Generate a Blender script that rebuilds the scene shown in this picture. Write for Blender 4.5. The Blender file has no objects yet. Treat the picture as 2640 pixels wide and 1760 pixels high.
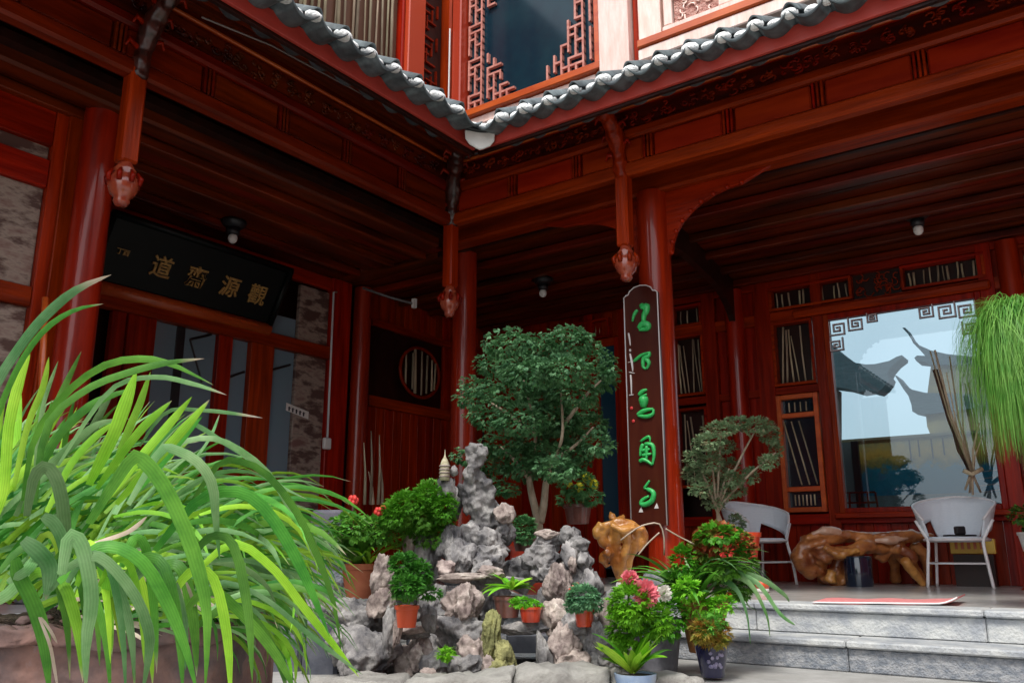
import bpy, bmesh, math, random
from mathutils import Vector, Matrix, noise, Euler
from math import sin, cos, pi, radians, sqrt, atan2

# ------------------------------------------------------------------ camera
sc = bpy.context.scene
YAW, TILT, FPX = radians(35.7), radians(13.8), 2200.0
CAM = Vector((0, 0, .33))
cd = bpy.data.cameras.new('camera'); cam = bpy.data.objects.new('camera', cd)
sc.collection.objects.link(cam); sc.camera = cam
cam.location = CAM; cam.rotation_euler = (pi/2 + TILT, 0, YAW)
cd.sensor_width = 36; cd.lens = FPX/2640*36; cd.clip_start = .05; cd.clip_end = 600
# ------------------------------------------------------------------ world and sun
SUN_EL, SUN_AZ = radians(57), radians(12)      # azimuth: light comes from -Y, a little from +X
w = bpy.data.worlds.new("World"); sc.world = w; w.use_nodes = True
nt = w.node_tree; bg = nt.nodes['Background']
sky = nt.nodes.new('ShaderNodeTexSky'); sky.sky_type = 'NISHITA'; sky.sun_disc = False
sky.sun_elevation = SUN_EL; sky.sun_rotation = radians(180) - SUN_AZ
sky.dust_density = 3.0; sky.air_density = 1.2; sky.ozone_density = 1.5
mp = nt.nodes.new('ShaderNodeTexCoord'); nz = nt.nodes.new('ShaderNodeTexNoise')
nz.inputs['Scale'].default_value = 2.2; nz.inputs['Detail'].default_value = 6
cr = nt.nodes.new('ShaderNodeValToRGB'); cr.color_ramp.elements[0].position = .30; cr.color_ramp.elements[1].position = .62
cr.color_ramp.elements[0].color = (.55, .55, .55, 1); cr.color_ramp.elements[1].color = (.95, .95, .95, 1)
mx = nt.nodes.new('ShaderNodeMixRGB'); mx.inputs['Color2'].default_value = (9.5, 9.9, 10.4, 1)
nt.links.new(mp.outputs['Generated'], nz.inputs['Vector']); nt.links.new(nz.outputs['Fac'], cr.inputs['Fac'])
nt.links.new(cr.outputs['Color'], mx.inputs['Fac']); nt.links.new(sky.outputs['Color'], mx.inputs['Color1'])
nt.links.new(mx.outputs['Color'], bg.inputs['Color']); bg.inputs['Strength'].default_value = .15
sd = bpy.data.lights.new('sun', 'SUN'); sd.energy = 2.3; sd.angle = radians(12); sd.color = (1, .96, .9)
sun = bpy.data.objects.new('sun', sd); sc.collection.objects.link(sun)
ldir = Vector((-sin(SUN_AZ)*cos(SUN_EL), cos(SUN_AZ)*cos(SUN_EL), -sin(SUN_EL)))
sun.rotation_euler = ldir.to_track_quat('-Z', 'Y').to_euler(); sun.location = (0, -5, 12)
sc.view_settings.view_transform = 'Standard'; sc.view_settings.look = 'None'
sc.view_settings.gamma = 1; sc.view_settings.exposure = 0.5
sc.view_settings.use_curve_mapping = False
sc.render.engine = 'CYCLES'

# ------------------------------------------------------------------ helpers
Fv = Vector((-sin(YAW)*cos(TILT), cos(YAW)*cos(TILT), sin(TILT)))
Rv = Vector((cos(YAW), sin(YAW), 0)); Uv = Rv.cross(Fv)
def ray(u, v): return Fv + Rv*((u-1320)/FPX) - Uv*((v-880)/FPX)
def P(u, v, d): return CAM + ray(u, v)*d                 # point at distance d along the view axis
def on(u, v, ax, val):                                   # point on an axis plane
    r = ray(u, v); i = 'xyz'.index(ax); return CAM + r*((val-CAM[i])/r[i])
def px(d): return d/FPX
FL = .03                                                 # porch floor height
GR = -.29                                                # court ground height
R = random.Random(7)
col = sc.collection

class MB:
    def __init__(s): s.v = []; s.f = []
    def add(s, vs, fs):
        o = len(s.v); s.v += [Vector(p) for p in vs]; s.f += [tuple(i+o for i in f) for f in fs]; return s
    def box(s, x0, x1, y0, y1, z0, z1, M=None):
        vs = [Vector(p) for p in ((x0,y0,z0),(x1,y0,z0),(x1,y1,z0),(x0,y1,z0),(x0,y0,z1),(x1,y0,z1),(x1,y1,z1),(x0,y1,z1))]
        if M: vs = [M @ p for p in vs]
        return s.add(vs, [(3,2,1,0),(4,5,6,7),(0,1,5,4),(1,2,6,5),(2,3,7,6),(3,0,4,7)])
    def tube(s, pts, rad, n=8, cap=True, squash=None):
        pts = [Vector(p) for p in pts]; m = len(pts)
        if not hasattr(rad, '__len__'): rad = [rad]*m
        up = None; rings = []
        for i, p in enumerate(pts):
            t = (pts[min(i+1, m-1)] - pts[max(i-1, 0)]).normalized()
            if up is None: up = Vector((0,0,1)) if abs(t.z) < .9 else Vector((1,0,0))
            a = t.cross(up).normalized(); b = a.cross(t); up = b
            rings.append([p + (a*cos(2*pi*k/n) + b*sin(2*pi*k/n)*(squash or 1))*rad[i] for k in range(n)])
        vs = [q for r in rings for q in r]
        fs = [(i*n+k, i*n+(k+1)%n, (i+1)*n+(k+1)%n, (i+1)*n+k) for i in range(m-1) for k in range(n)]
        if cap: fs += [tuple(range(n))[::-1], tuple((m-1)*n+k for k in range(n))]
        return s.add(vs, fs)
    def lathe(s, prof, c=(0,0,0), n=20, cap=True, sx=1, sy=1):
        c = Vector(c); vs = [c + Vector((r*cos(2*pi*k/n)*sx, r*sin(2*pi*k/n)*sy, z)) for r, z in prof for k in range(n)]
        m = len(prof)
        fs = [(i*n+k, i*n+(k+1)%n, (i+1)*n+(k+1)%n, (i+1)*n+k) for i in range(m-1) for k in range(n)]
        if cap: fs += [tuple(range(n))[::-1], tuple((m-1)*n+k for k in range(n))]
        return s.add(vs, fs)
    def prism(s, poly, fr, th):      # poly 2D list, fr(a,b,t) -> point, thickness th
        n = len(poly); vs = [fr(a, b, 0) for a, b in poly] + [fr(a, b, th) for a, b in poly]
        return s.add(vs, [tuple(range(n))[::-1], tuple(n+k for k in range(n))] + [(k, (k+1)%n, n+(k+1)%n, n+k) for k in range(n)])
    def sphere(s, c, r, n=10, m=6):
        c = Vector(c)
        if not hasattr(r, '__len__'): r = (r, r, r)
        return s.add([c+Vector((r[0]*sin(pi*i/m)*cos(2*pi*k/n), r[1]*sin(pi*i/m)*sin(2*pi*k/n), r[2]*cos(pi*i/m))) for i in range(m+1) for k in range(n)],
                     [(i*n+k, (i+1)*n+k, (i+1)*n+(k+1)%n, i*n+(k+1)%n) for i in range(m) for k in range(n)])
    def build(s, name, mat=None, parent=None, smooth=False, bevel=0, local=False, sub=0):
        off = Vector((0,0,0))
        if parent is not None and not local:
            q = parent
            while q: off += q.location; q = q.parent
        me = bpy.data.meshes.new(name); me.from_pydata([tuple(p-off) for p in s.v], [], s.f)
        bm = bmesh.new(); bm.from_mesh(me)
        if smooth: bmesh.ops.remove_doubles(bm, verts=bm.verts, dist=1e-5)
        bmesh.ops.recalc_face_normals(bm, faces=bm.faces)
        if bevel:
            ed = [e for e in bm.edges if len(e.link_faces) == 2 and e.calc_face_angle(0) > .6]
            bmesh.ops.bevel(bm, geom=ed, offset=bevel, segments=1, affect='EDGES')
        for f in bm.faces: f.smooth = smooth
        bm.to_mesh(me); bm.free()
        if mat: me.materials.append(mat)
        o = bpy.data.objects.new(name, me); col.objects.link(o)
        if parent is not None: o.parent = parent
        if sub: md = o.modifiers.new('sub', 'SUBSURF'); md.levels = md.render_levels = sub
        return o
def tag(o, label=None, cat=None, group=None, kind=None):
    if label: o['label'] = label
    if cat: o['category'] = cat
    if group: o['group'] = group
    if kind: o['kind'] = kind
    return o
def thing(name, label, cat, loc=(0,0,0), group=None):
    o = bpy.data.objects.new(name, None); o.empty_display_size = .1; col.objects.link(o); o.location = loc
    return tag(o, label, cat, group)
def inst(src, parent, loc, rot=(0,0,0), sc_=(1,1,1), name=None):    # copy of one object (shares mesh data)
    c = src.copy(); col.objects.link(c); c.parent = parent; c.location = loc; c.rotation_euler = rot; c.scale = sc_
    return c
def dup(root, loc, rotz, label=None):
    r = root.copy(); col.objects.link(r); r.location = loc; r.rotation_euler = (0,0,rotz)
    if label: r['label'] = label
    for ch in list(root.children):
        c = ch.copy(); col.objects.link(c); c.parent = r
        for g in ch.children:
            d = g.copy(); col.objects.link(d); d.parent = c
    return r
def spline(pts, n):
    pts = [Vector(p) for p in pts]; out = []; m = len(pts)-1
    for i in range(n+1):
        t = i/n*m; k = min(int(t), m-1); t -= k
        p0 = pts[max(k-1,0)]; p1 = pts[k]; p2 = pts[k+1]; p3 = pts[min(k+2,m)]
        out.append(.5*((2*p1)+(p2-p0)*t+(2*p0-5*p1+4*p2-p3)*t*t+(3*p1-p0-3*p2+p3)*t**3))
    return out

# ------------------------------------------------------------------ materials
def mat(name, base, rough=.5, metal=0, coat=0, c2=None, scale=(8,8,8), detail=6, bump=0, bscale=None, spec=.5,
        rand=0, trans=0, ramp=(.35,.65), c3=None, coat_rough=.12, bumpd=.02):
    m = bpy.data.materials.new(name); m.use_nodes = True; n = m.node_tree; b = n.nodes['Principled BSDF']
    b.inputs['Base Color'].default_value = (*base, 1); b.inputs['Roughness'].default_value = rough
    b.inputs['Metallic'].default_value = metal; b.inputs['Coat Weight'].default_value = coat
    b.inputs['Coat Roughness'].default_value = coat_rough; b.inputs['Specular IOR Level'].default_value = spec
    g = n.nodes.new('ShaderNodeTexCoord'); ge = n.nodes.new('ShaderNodeNewGeometry')
    mpg = n.nodes.new('ShaderNodeMapping'); mpg.inputs['Scale'].default_value = scale
    n.links.new(ge.outputs['Position'], mpg.inputs['Vector'])
    cout = None
    if c2:
        no = n.nodes.new('ShaderNodeTexNoise'); no.inputs['Scale'].default_value = 1; no.inputs['Detail'].default_value = detail
        no.inputs['Roughness'].default_value = .62
        n.links.new(mpg.outputs[0], no.inputs['Vector'])
        r = n.nodes.new('ShaderNodeValToRGB'); r.color_ramp.elements[0].position = ramp[0]; r.color_ramp.elements[1].position = ramp[1]
        r.color_ramp.elements[0].color = (*base, 1); r.color_ramp.elements[1].color = (*c2, 1)
        if c3:
            e = r.color_ramp.elements.new(min(.99, ramp[1]+.12)); e.color = (*c3, 1)
        n.links.new(no.outputs['Fac'], r.inputs['Fac']); cout = r.outputs['Color']
    if rand:
        oi = n.nodes.new('ShaderNodeObjectInfo'); hs = n.nodes.new('ShaderNodeHueSaturation')
        mr = n.nodes.new('ShaderNodeMapRange'); mr.inputs['To Min'].default_value = 1-rand; mr.inputs['To Max'].default_value = 1+rand
        n.links.new(oi.outputs['Random'], mr.inputs['Value']); n.links.new(mr.outputs[0], hs.inputs['Value'])
        mh = n.nodes.new('ShaderNodeMapRange'); wdn = ('wood' in name or 'lacquer' in name); mh.inputs['To Min'].default_value = .5-rand*(.004 if wdn else .05); mh.inputs['To Max'].default_value = .5+rand*.05
        wn = n.nodes.new('ShaderNodeMath'); wn.operation = 'FRACT'; wm = n.nodes.new('ShaderNodeMath'); wm.operation = 'MULTIPLY'; wm.inputs[1].default_value = 7.31
        n.links.new(oi.outputs['Random'], wm.inputs[0]); n.links.new(wm.outputs[0], wn.inputs[0]); n.links.new(wn.outputs[0], mh.inputs['Value'])
        n.links.new(mh.outputs[0], hs.inputs['Hue'])
        if cout: n.links.new(cout, hs.inputs['Color'])
        else: hs.inputs['Color'].default_value = (*base, 1)
        cout = hs.outputs['Color']
    if cout: n.links.new(cout, b.inputs['Base Color'])
    if bump:
        m2 = n.nodes.new('ShaderNodeMapping'); m2.inputs['Scale'].default_value = bscale or tuple(q*2.5 for q in scale)
        n.links.new(ge.outputs['Position'], m2.inputs['Vector'])
        nb = n.nodes.new('ShaderNodeTexNoise'); nb.inputs['Scale'].default_value = 1; nb.inputs['Detail'].default_value = 5
        n.links.new(m2.outputs[0], nb.inputs['Vector']); bp = n.nodes.new('ShaderNodeBump')
        bp.inputs['Strength'].default_value = bump; bp.inputs['Distance'].default_value = bumpd
        n.links.new(nb.outputs['Fac'], bp.inputs['Height']); n.links.new(bp.outputs[0], b.inputs['Normal'])
        if coat: n.links.new(bp.outputs[0], b.inputs['Coat Normal'])
    if trans:
        tr = n.nodes.new('ShaderNodeBsdfTranslucent'); ms = n.nodes.new('ShaderNodeMixShader'); ms.inputs[0].default_value = trans
        if cout:
            gm = n.nodes.new('ShaderNodeGamma'); gm.inputs['Gamma'].default_value = .9
            n.links.new(cout, gm.inputs['Color']); n.links.new(gm.outputs[0], tr.inputs['Color'])
        else: tr.inputs['Color'].default_value = (*base, 1)
        n.links.new(b.outputs[0], ms.inputs[1]); n.links.new(tr.outputs[0], ms.inputs[2])
        n.links.new(ms.outputs[0], n.nodes['Material Output'].inputs['Surface'])
    return m
RED, RED2 = (.11,.0018,.0004), (.40,.0145,.0016)
wood = {a: mat('lacquered_wood_'+a, RED, .36, coat=.045, spec=.13, c2=RED2, scale=s, bump=.35, rand=.22, coat_rough=.16, bumpd=.008, detail=9, ramp=(.28,.74))
        for a, s in (('x',(1.4,20,20)),('y',(20,1.4,20)),('z',(20,20,1.4)))}
colw = mat('column_lacquer', RED, .4, coat=.55, spec=.25, c2=RED2, ramp=(.25,.75), detail=9, scale=(14,14,1.2), bump=.25, bscale=(9,9,2.2), rand=.1, coat_rough=.10, bumpd=.010)
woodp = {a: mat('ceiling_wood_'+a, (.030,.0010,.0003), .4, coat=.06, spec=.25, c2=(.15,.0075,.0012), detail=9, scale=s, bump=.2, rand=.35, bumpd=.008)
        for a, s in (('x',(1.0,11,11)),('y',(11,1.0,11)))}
panelw = mat('panel_lacquer', (.22,.008,.0015), .4, coat=.05, spec=.15, c2=(.36,.022,.003), scale=(1.4,1.4,10), bump=.15, rand=.15, bumpd=.008)
woodl = mat('shaded_beam_lacquer', (.05,.0012,.0004), .36, coat=.06, spec=.2, c2=(.22,.010,.0014), scale=(20,1.4,20), bump=.3, rand=.25, bumpd=.008, detail=9, ramp=(.3,.74))  # darker copy of the red lacquer; shade of the left wing put into the colour
orangew = mat('orange_lacquer', (.42,.05,.008), .35, coat=.3, c2=(.58,.10,.016), scale=(2,2,10), rand=.1)
palew = mat('sun_glare_lacquer', (.78,.50,.42), .3, coat=.5, c2=(.88,.70,.63), scale=(16,16,3), bump=.15, rand=.1, c3=(.90,.80,.75))  # paler copy of the red lacquer; sun glare on the upper wall put into the colour
darkw = mat('dark_wood', (.010,.003,.002), .45, coat=.08, spec=.3, c2=(.028,.006,.003), scale=(9,9,3))
maroon = mat('maroon_board', (.045,.006,.003), .3, coat=.4, c2=(.062,.012,.005), scale=(20,20,2))
fasc = mat('fascia_paint', (.36,.035,.022), .5, coat=.15, c2=(.46,.045,.03), scale=(3,3,12))
tile = mat('grey_tile', (.045,.058,.064), .7, c2=(.135,.165,.175), scale=(9,9,9), bump=.12, rand=.2)
plaster = mat('white_plaster', (.88,.89,.87), .9, c2=(.58,.63,.65), scale=(26,26,26), bump=1.0, rand=.12, ramp=(.5,.75))
reed = mat('reed', (.34,.27,.17), .7, c2=(.50,.42,.28), scale=(30,30,5), rand=.35)
glassd = mat('dark_glass', (.006,.012,.018), .06, spec=.6, c2=(.010,.022,.032), scale=(1,1,1))
steel = mat('black_metal', (.012,.012,.014), .4)
whitep = mat('white_plastic', (.72,.70,.66), .5)
gold = mat('gold_leaf', (.55,.33,.09), .5, metal=.1, c2=(.26,.15,.035), scale=(40,40,40))
greenp = mat('green_enamel', (.02,.36,.07), .4, c2=(.05,.50,.13), scale=(50,50,50))
silver = mat('pale_enamel', (.62,.58,.56), .5)
redp = mat('red_enamel', (.55,.03,.03), .5)
marble = mat('marble_panel', (.10,.055,.045), .4, spec=.4, c2=(.34,.27,.22), scale=(3,3,8), detail=12, ramp=(.44,.53), c3=(.19,.10,.085))
floorm = mat('polished_floor', (.40,.385,.36), .22, c2=(.52,.50,.47), scale=(5,5,5), detail=8, spec=.6)
stone1 = mat('pale_granite', (.31,.33,.355), .8, c2=(.52,.53,.515), scale=(6,6,9), detail=10, bump=.5, bscale=(60,60,60), rand=.07, ramp=(.4,.6))
stone2 = mat('grey_granite', (.17,.19,.22), .85, c2=(.37,.375,.385), scale=(24,24,40), detail=10, bump=.6, bscale=(90,90,90), rand=.07, ramp=(.38,.66))
paving = mat('court_paving', (.27,.265,.25), .9, c2=(.38,.375,.36), scale=(5,5,5), detail=9, bump=.3)
rockm = mat('grey_rock', (.075,.072,.078), .9, c2=(.31,.295,.285), scale=(10,10,6), detail=9, bump=.6, bscale=(30,30,18), rand=.22, ramp=(.36,.60), c3=(.50,.475,.44), bumpd=.03)
rockp = mat('pinkish_rock', (.16,.12,.11), .9, c2=(.42,.35,.31), scale=(15,15,15), detail=9, bump=.5, rand=.2, ramp=(.35,.6), c3=(.62,.57,.5), bumpd=.02)
rockg = mat('mossy_rock', (.13,.13,.05), .95, c2=(.33,.32,.13), scale=(12,12,12), detail=12, bump=.9, rand=.1, ramp=(.4,.6))
terra = mat('terracotta', (.40,.105,.05), .8, c2=(.50,.16,.08), scale=(9,9,9), bump=.15, rand=.08)
oplast = mat('orange_plastic', (.62,.075,.022), .4, c2=(.66,.10,.03), scale=(5,5,5))
redgl = mat('red_glaze', (.55,.035,.018), .3, coat=.5, c2=(.66,.07,.02), scale=(5,5,5))
browng = mat('brown_glaze', (.12,.045,.035), .3, coat=.6, c2=(.22,.09,.07), scale=(12,12,12))
blueg = mat('cobalt_glaze', (.010,.010,.045), .2, coat=.6, c2=(.018,.018,.07), scale=(9,9,9))
blueg2 = mat('pale_blue_glaze', (.20,.30,.48), .35, coat=.4, c2=(.36,.44,.55), scale=(10,10,10))
greyg = mat('grey_clay', (.085,.085,.10), .7, c2=(.17,.17,.19), scale=(8,8,8), bump=.3)
trough = mat('weathered_trough', (.085,.06,.06), .85, c2=(.22,.115,.09), scale=(5,5,5), detail=11, bump=.7, ramp=(.36,.62), c3=(.25,.24,.27))
soil = mat('soil', (.035,.022,.014), .95, c2=(.10,.07,.045), scale=(60,60,60), bump=1)
root = mat('polished_root', (.34,.11,.02), .3, coat=.5, c2=(.74,.36,.09), scale=(5,5,5), detail=8, bump=.6, ramp=(.38,.62), c3=(.30,.10,.03), bumpd=.03)
rootb = mat('dark_polished_root', (.20,.045,.012), .3, coat=.5, c2=(.60,.24,.07), scale=(4,4,6), detail=8, bump=.6, ramp=(.40,.66), c3=(.16,.04,.015), bumpd=.03)
rattan = mat('pale_rattan', (.74,.80,.86), .6, c2=(.80,.85,.90), scale=(40,40,140), bump=.9, bscale=(90,90,260), bumpd=.004)
tubew = mat('white_tube', (.80,.77,.77), .4, coat=.2)
bucketm = mat('navy_enamel', (.003,.014,.035), .1, coat=1)
matp = mat('pink_mat', (.62,.16,.17), .9, c2=(.70,.28,.27), scale=(30,30,30))
bark = mat('pale_bark', (.22,.17,.11), .9, c2=(.40,.33,.24), scale=(20,20,8), bump=.7)
yellowp = mat('yellow_card', (.75,.50,.09), .6)
def leafm(name, a, b, **k):
    d = dict(c2=b, scale=(7,7,7), rand=.35, trans=.32); d.update(k); st_ = d.pop('strap', False)
    m = mat(name, a, d.pop('rough', .5), spec=.35, **d)
    if st_:
        n = m.node_tree; b_ = n.nodes['Principled BSDF']; src = b_.inputs['Base Color'].links[0].from_socket
        uv = n.nodes.new('ShaderNodeUVMap'); uv.uv_map = 'UVMap'; sx = n.nodes.new('ShaderNodeSeparateXYZ'); n.links.new(uv.outputs[0], sx.inputs[0])
        mu = n.nodes.new('ShaderNodeMath'); mu.operation = 'MULTIPLY'; mu.inputs[1].default_value = 31; n.links.new(sx.outputs['X'], mu.inputs[0])
        si = n.nodes.new('ShaderNodeMath'); si.operation = 'SINE'; n.links.new(mu.outputs[0], si.inputs[0])
        r1 = n.nodes.new('ShaderNodeMapRange'); r1.inputs['From Min'].default_value = -1; r1.inputs['To Min'].default_value = .90; r1.inputs['To Max'].default_value = 1.07; n.links.new(si.outputs[0], r1.inputs['Value'])
        hs = n.nodes.new('ShaderNodeHueSaturation'); n.links.new(r1.outputs[0], hs.inputs['Value']); n.links.new(src, hs.inputs['Color'])
        r2 = n.nodes.new('ShaderNodeMapRange'); r2.inputs['From Min'].default_value = .93; r2.inputs['From Max'].default_value = 1.03; n.links.new(sx.outputs['Y'], r2.inputs['Value'])
        mx_ = n.nodes.new('ShaderNodeMixRGB'); mx_.inputs['Color2'].default_value = (.50,.40,.29,1); n.links.new(r2.outputs[0], mx_.inputs['Fac']); n.links.new(hs.outputs[0], mx_.inputs['Color1'])
        n.links.new(mx_.outputs[0], b_.inputs['Base Color'])
        for q in n.nodes:
            if q.type == 'BSDF_TRANSLUCENT': n.links.new(mx_.outputs[0], q.inputs['Color'])
        bp = n.nodes.new('ShaderNodeBump'); bp.inputs['Strength'].default_value = .2; bp.inputs['Distance'].default_value = .001; n.links.new(si.outputs[0], bp.inputs['Height']); n.links.new(bp.outputs[0], b_.inputs['Normal'])
    return m
lf_big = leafm('strap_leaf_green', (.04,.19,.018), (.14,.40,.045), strap=True)
lf_bl = leafm('strap_leaf_bluegreen', (.09,.26,.07), (.27,.46,.20), strap=True)
lf_yl = leafm('strap_leaf_lime', (.18,.46,.02), (.36,.66,.05), strap=True)
lf_dry = mat('dry_leaf', (.40,.31,.22), .8, c2=(.62,.52,.42), scale=(10,10,10), trans=.2, rand=.2)
lf_dark = leafm('dark_foliage', (.035,.15,.055), (.13,.34,.13), scale=(9,9,9), ramp=(.35,.6))
lf_mid = leafm('mid_foliage', (.05,.19,.02), (.14,.38,.04), scale=(20,20,20))
lf_lime = leafm('lime_foliage', (.08,.30,.012), (.17,.46,.02), scale=(20,20,20))
lf_grey = leafm('greygreen_foliage', (.12,.24,.11), (.32,.46,.25), scale=(18,18,18))
lf_moss = leafm('bluegreen_foliage', (.07,.22,.09), (.22,.44,.20), scale=(20,20,20))
lf_grass = leafm('grass_foliage', (.09,.27,.03), (.30,.52,.10), scale=(12,12,12))
lf_or = leafm('orange_foliage', (.36,.13,.03), (.20,.25,.03), scale=(14,14,14))
lf_cro = leafm('croton_foliage', (.42,.10,.04), (.18,.30,.04), scale=(16,16,16), ramp=(.45,.55))
pinkf = mat('pink_petal', (.75,.14,.17), .6, c2=(.80,.25,.30), scale=(60,60,60), trans=.3)
redf = mat('red_petal', (.70,.05,.04), .5, trans=.2)
whitef = mat('white_petal', (.75,.74,.66), .7, trans=.3)
yelf = mat('yellow_fruit', (.62,.60,.02), .4)

# ------------------------------------------------------------------ ground, floor, steps
Yf, Xf = 5.20, -4.30       # front edges of the raised porch floors
g = MB(); g.box(-60, 60, -60, 60, GR-.5, GR); tag(g.build('ground', paving), 'pale paving of the courtyard', None, kind='structure')
pf = MB(); pf.box(Xf-4.0, 3.2, Yf+.30, 9.6, GR-.02, FL)
o = tag(pf.build('porch_floor', floorm), 'polished grey stone floor of the porch', kind='structure')
pf = MB(); pf.box(Xf-4.0, Xf-.30, -.9, Yf+.30, GR-.02, FL-.002)
tag(pf.build('porch_floor', floorm), 'polished stone floor of the porch along the near wing', kind='structure')
steps = thing('stone_steps', 'pale grey granite porch steps at lower right', None, (0, Yf, GR)); steps['kind'] = 'structure'
def slab(x0, x1, y0, y1, z0, z1, m, name='stone_slab'):
    return MB().box(x0+.002, x1-.002, y0, y1, z0, z1).build(name, m, steps, bevel=.008)
xs = [-4.28, -3.1, -1.95, -.72, .55, 1.9, 3.2]
for a, b in zip(xs, xs[1:]):
    slab(a, b, Yf+.028, Yf+.055, -.132, FL-.036, stone1, 'riser_slab')
    slab(a, b, Yf, Yf+.31, FL-.034, FL+.002, stone1, 'nosing_slab')
xs2 = [-3.4, -2.5, -1.35, -.1, 1.2, 3.2]
for a, b in zip(xs2, xs2[1:]):
    slab(a, b, Yf-.27, Yf-.245, GR, -.168, stone2, 'riser_slab')
    slab(a, b, Yf-.30, Yf+.027, -.166, -.130, stone1, 'tread_slab')
for a, b in zip([-1,.2,1.4,2.6,3.8], [.2,1.4,2.6,3.8,4.88]):
    MB().box(Xf-.30, Xf, a+.002, b-.002, GR, FL+.002).build('edge_slab', stone1, steps, bevel=.008)
MB().box(-4.28, 3.2, Yf+.056, Yf+.3, GR, FL-.04).build('core', stone2, steps)

# ------------------------------------------------------------------ walls of the two wings
YW, XW, ZC = 9.1, -7.0, 3.30
wr = thing('rear_wall', 'red lacquered timber wall of the right wing with windows', None, (-3, YW, 0)); wr['kind'] = 'structure'
wl = thing('side_wall', 'dark red timber wall of the left wing beyond the entrance', None, (XW, 4, 0)); wl['kind'] = 'structure'
def rb(x0, x1, z0, z1, d=.05, y=YW, m=None, name='plank', par=wr, bev=.004, back=.03):
    return MB().box(x0, x1, y-d, y+back, z0, z1).build(name, m or wood['z'], par, bevel=bev)
def lb(y0, y1, z0, z1, d=.05, x=XW, m=None, name='plank', par=wl, bev=.004, back=.03):
    return MB().box(x-back, x+d, y0, y1, z0, z1).build(name, m or wood['z'], par, bevel=bev)
# plank backing
def planks_r(x0, x1, z0, z1, wd=.15, y=YW):
    n = max(1, round((x1-x0)/wd)); s_ = (x1-x0)/n
    for k in range(n): rb(x0+k*s_+.002, x0+(k+1)*s_-.002, z0, z1, .012+.003*(k%2), y=y)
def planks_l(y0, y1, z0, z1, wd=.15, x=XW):
    n = max(1, round((y1-y0)/wd)); s_ = (y1-y0)/n
    for k in range(n): lb(y0+k*s_+.002, y0+(k+1)*s_-.002, z0, z1, .012+.003*(k%2), x=x)
MB().box(-7.1, -2.6, YW+.34, YW+.5, FL, 3.4).build('inner_wall', darkw, wr); MB().box(-.55, 3.2, YW+.34, YW+.5, FL, 3.4).build('inner_wall', darkw, wr)
MB().box(-7.3, -7.15, 2.7, 9.4, FL, 3.4).build('inner_wall', darkw, wl)
# right wing : dado, posts, rails
planks_r(-7.0, -5.3, FL, 3.3); planks_r(-4.82, -2.45, FL, .62); planks_r(-2.45, 3.0, FL, .60, .16)
planks_r(-4.82, -4.18, .72, 3.3); planks_r(-5.3, -4.82, 2.92, 3.3); planks_r(-.86, 3.0, .72, 3.3, .16)
for x0, x1 in ((-5.36,-5.24),(-4.88,-4.76),(-4.26,-4.16),(-3.78,-3.62),(-3.16,-2.98),(-2.53,-2.42),(-.93,-.80)):
    rb(x0, x1, FL, 3.3, .085, name='post')
for z0, z1 in ((.60,.70),(2.76,2.88),(3.16,3.3)):
    rb(-4.76, 3.0, z0, z1, .075, m=wood['x'], name='rail')
rb(-4.76, -2.5, 1.96, 2.04, .070, m=wood['x'], name='rail')
rb(-3.62, -3.16, FL, 3.3, .02, name='panel')
# reed niches : framed openings with leaning sticks
def niche_r(x0, x1, z0, z1, n, lean=.06, fr=.03, y=YW):
    t = thing('reed_window', '', 'window', ((x0+x1)/2, y, z0), 'niches filled with upright dry reeds')
    MB().box(x0, x1, y+.04, y+.058, z0, z1).build('back_board', darkw, t)
    for a in ((x0,x1,z0,z0+fr),(x0,x1,z1-fr,z1),(x0,x0+fr,z0+fr,z1-fr),(x1-fr,x1,z0+fr,z1-fr)):
        MB().box(a[0],a[1],y-.092,y+.02,a[2],a[3]).build('frame_bar', wood['x'], t, bevel=.004)
    for k in range(n):
        x = x0+fr+(x1-x0-2*fr)*(k+.5+R.uniform(-.3,.3))/n; l = R.uniform(-lean, lean)*(z1-z0); h = R.uniform(.80,.99)*(z1-z0-2*fr)
        xa = min(max(x+l, x0+fr+.008), x1-fr-.008)
        MB().tube([(x,y+.0,z0+fr),((x+xa)/2+R.uniform(-.006,.006),y-.005,z0+fr+h/2),(xa,y+.0,z0+fr+h)], R.uniform(.006,.013), 6).build('reed', reed, t, smooth=True)
    return t
def niche_l(y0, y1, z0, z1, n, x=XW, fr=.03):
    t = thing('reed_window', '', 'window', (x, (y0+y1)/2, z0), 'niches filled with upright dry reeds')
    for a in ((y0,y1,z0,z0+fr),(y0,y1,z1-fr,z1),(y0,y0+fr,z0+fr,z1-fr),(y1-fr,y1,z0+fr,z1-fr)):
        MB().box(x-.02,x+.03,a[0],a[1],a[2],a[3]).build('frame_bar', wood['y'], t, bevel=.004)
    return t
specs = [(-4.16,-3.78,2.06,2.78,6,.08,'tall reed niche just right of the green lettered board'),
         (-4.16,-3.78,2.88,3.14,3,.03,'small dark niche above the tall reeds right of the lettered board'),
         (-4.16,-3.78,1.02,1.92,4,.10,'low reed niche behind the grey green bonsai'),
         (-2.98,-2.54,2.05,2.76,6,.10,'reed niche left of the large window above the narrow sash'),
         (-2.98,-2.10,2.89,3.15,11,.05,'left reed strip of the transom above the large window'),
         (-1.62,-.86,2.89,3.15,11,.05,'right reed strip of the transom above the large window'),
         (-5.72,-5.00,2.91,3.16,8,.03,'reed strip above the door behind the bonsai crown'),
         (-.74,-.10,2.72,3.15,5,.2,'reed niche beside the dark column at the right edge')]
for x0,x1,z0,z1,n,le,lab in specs: niche_r(x0,x1,z0,z1,n,le)['label'] = lab
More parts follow.
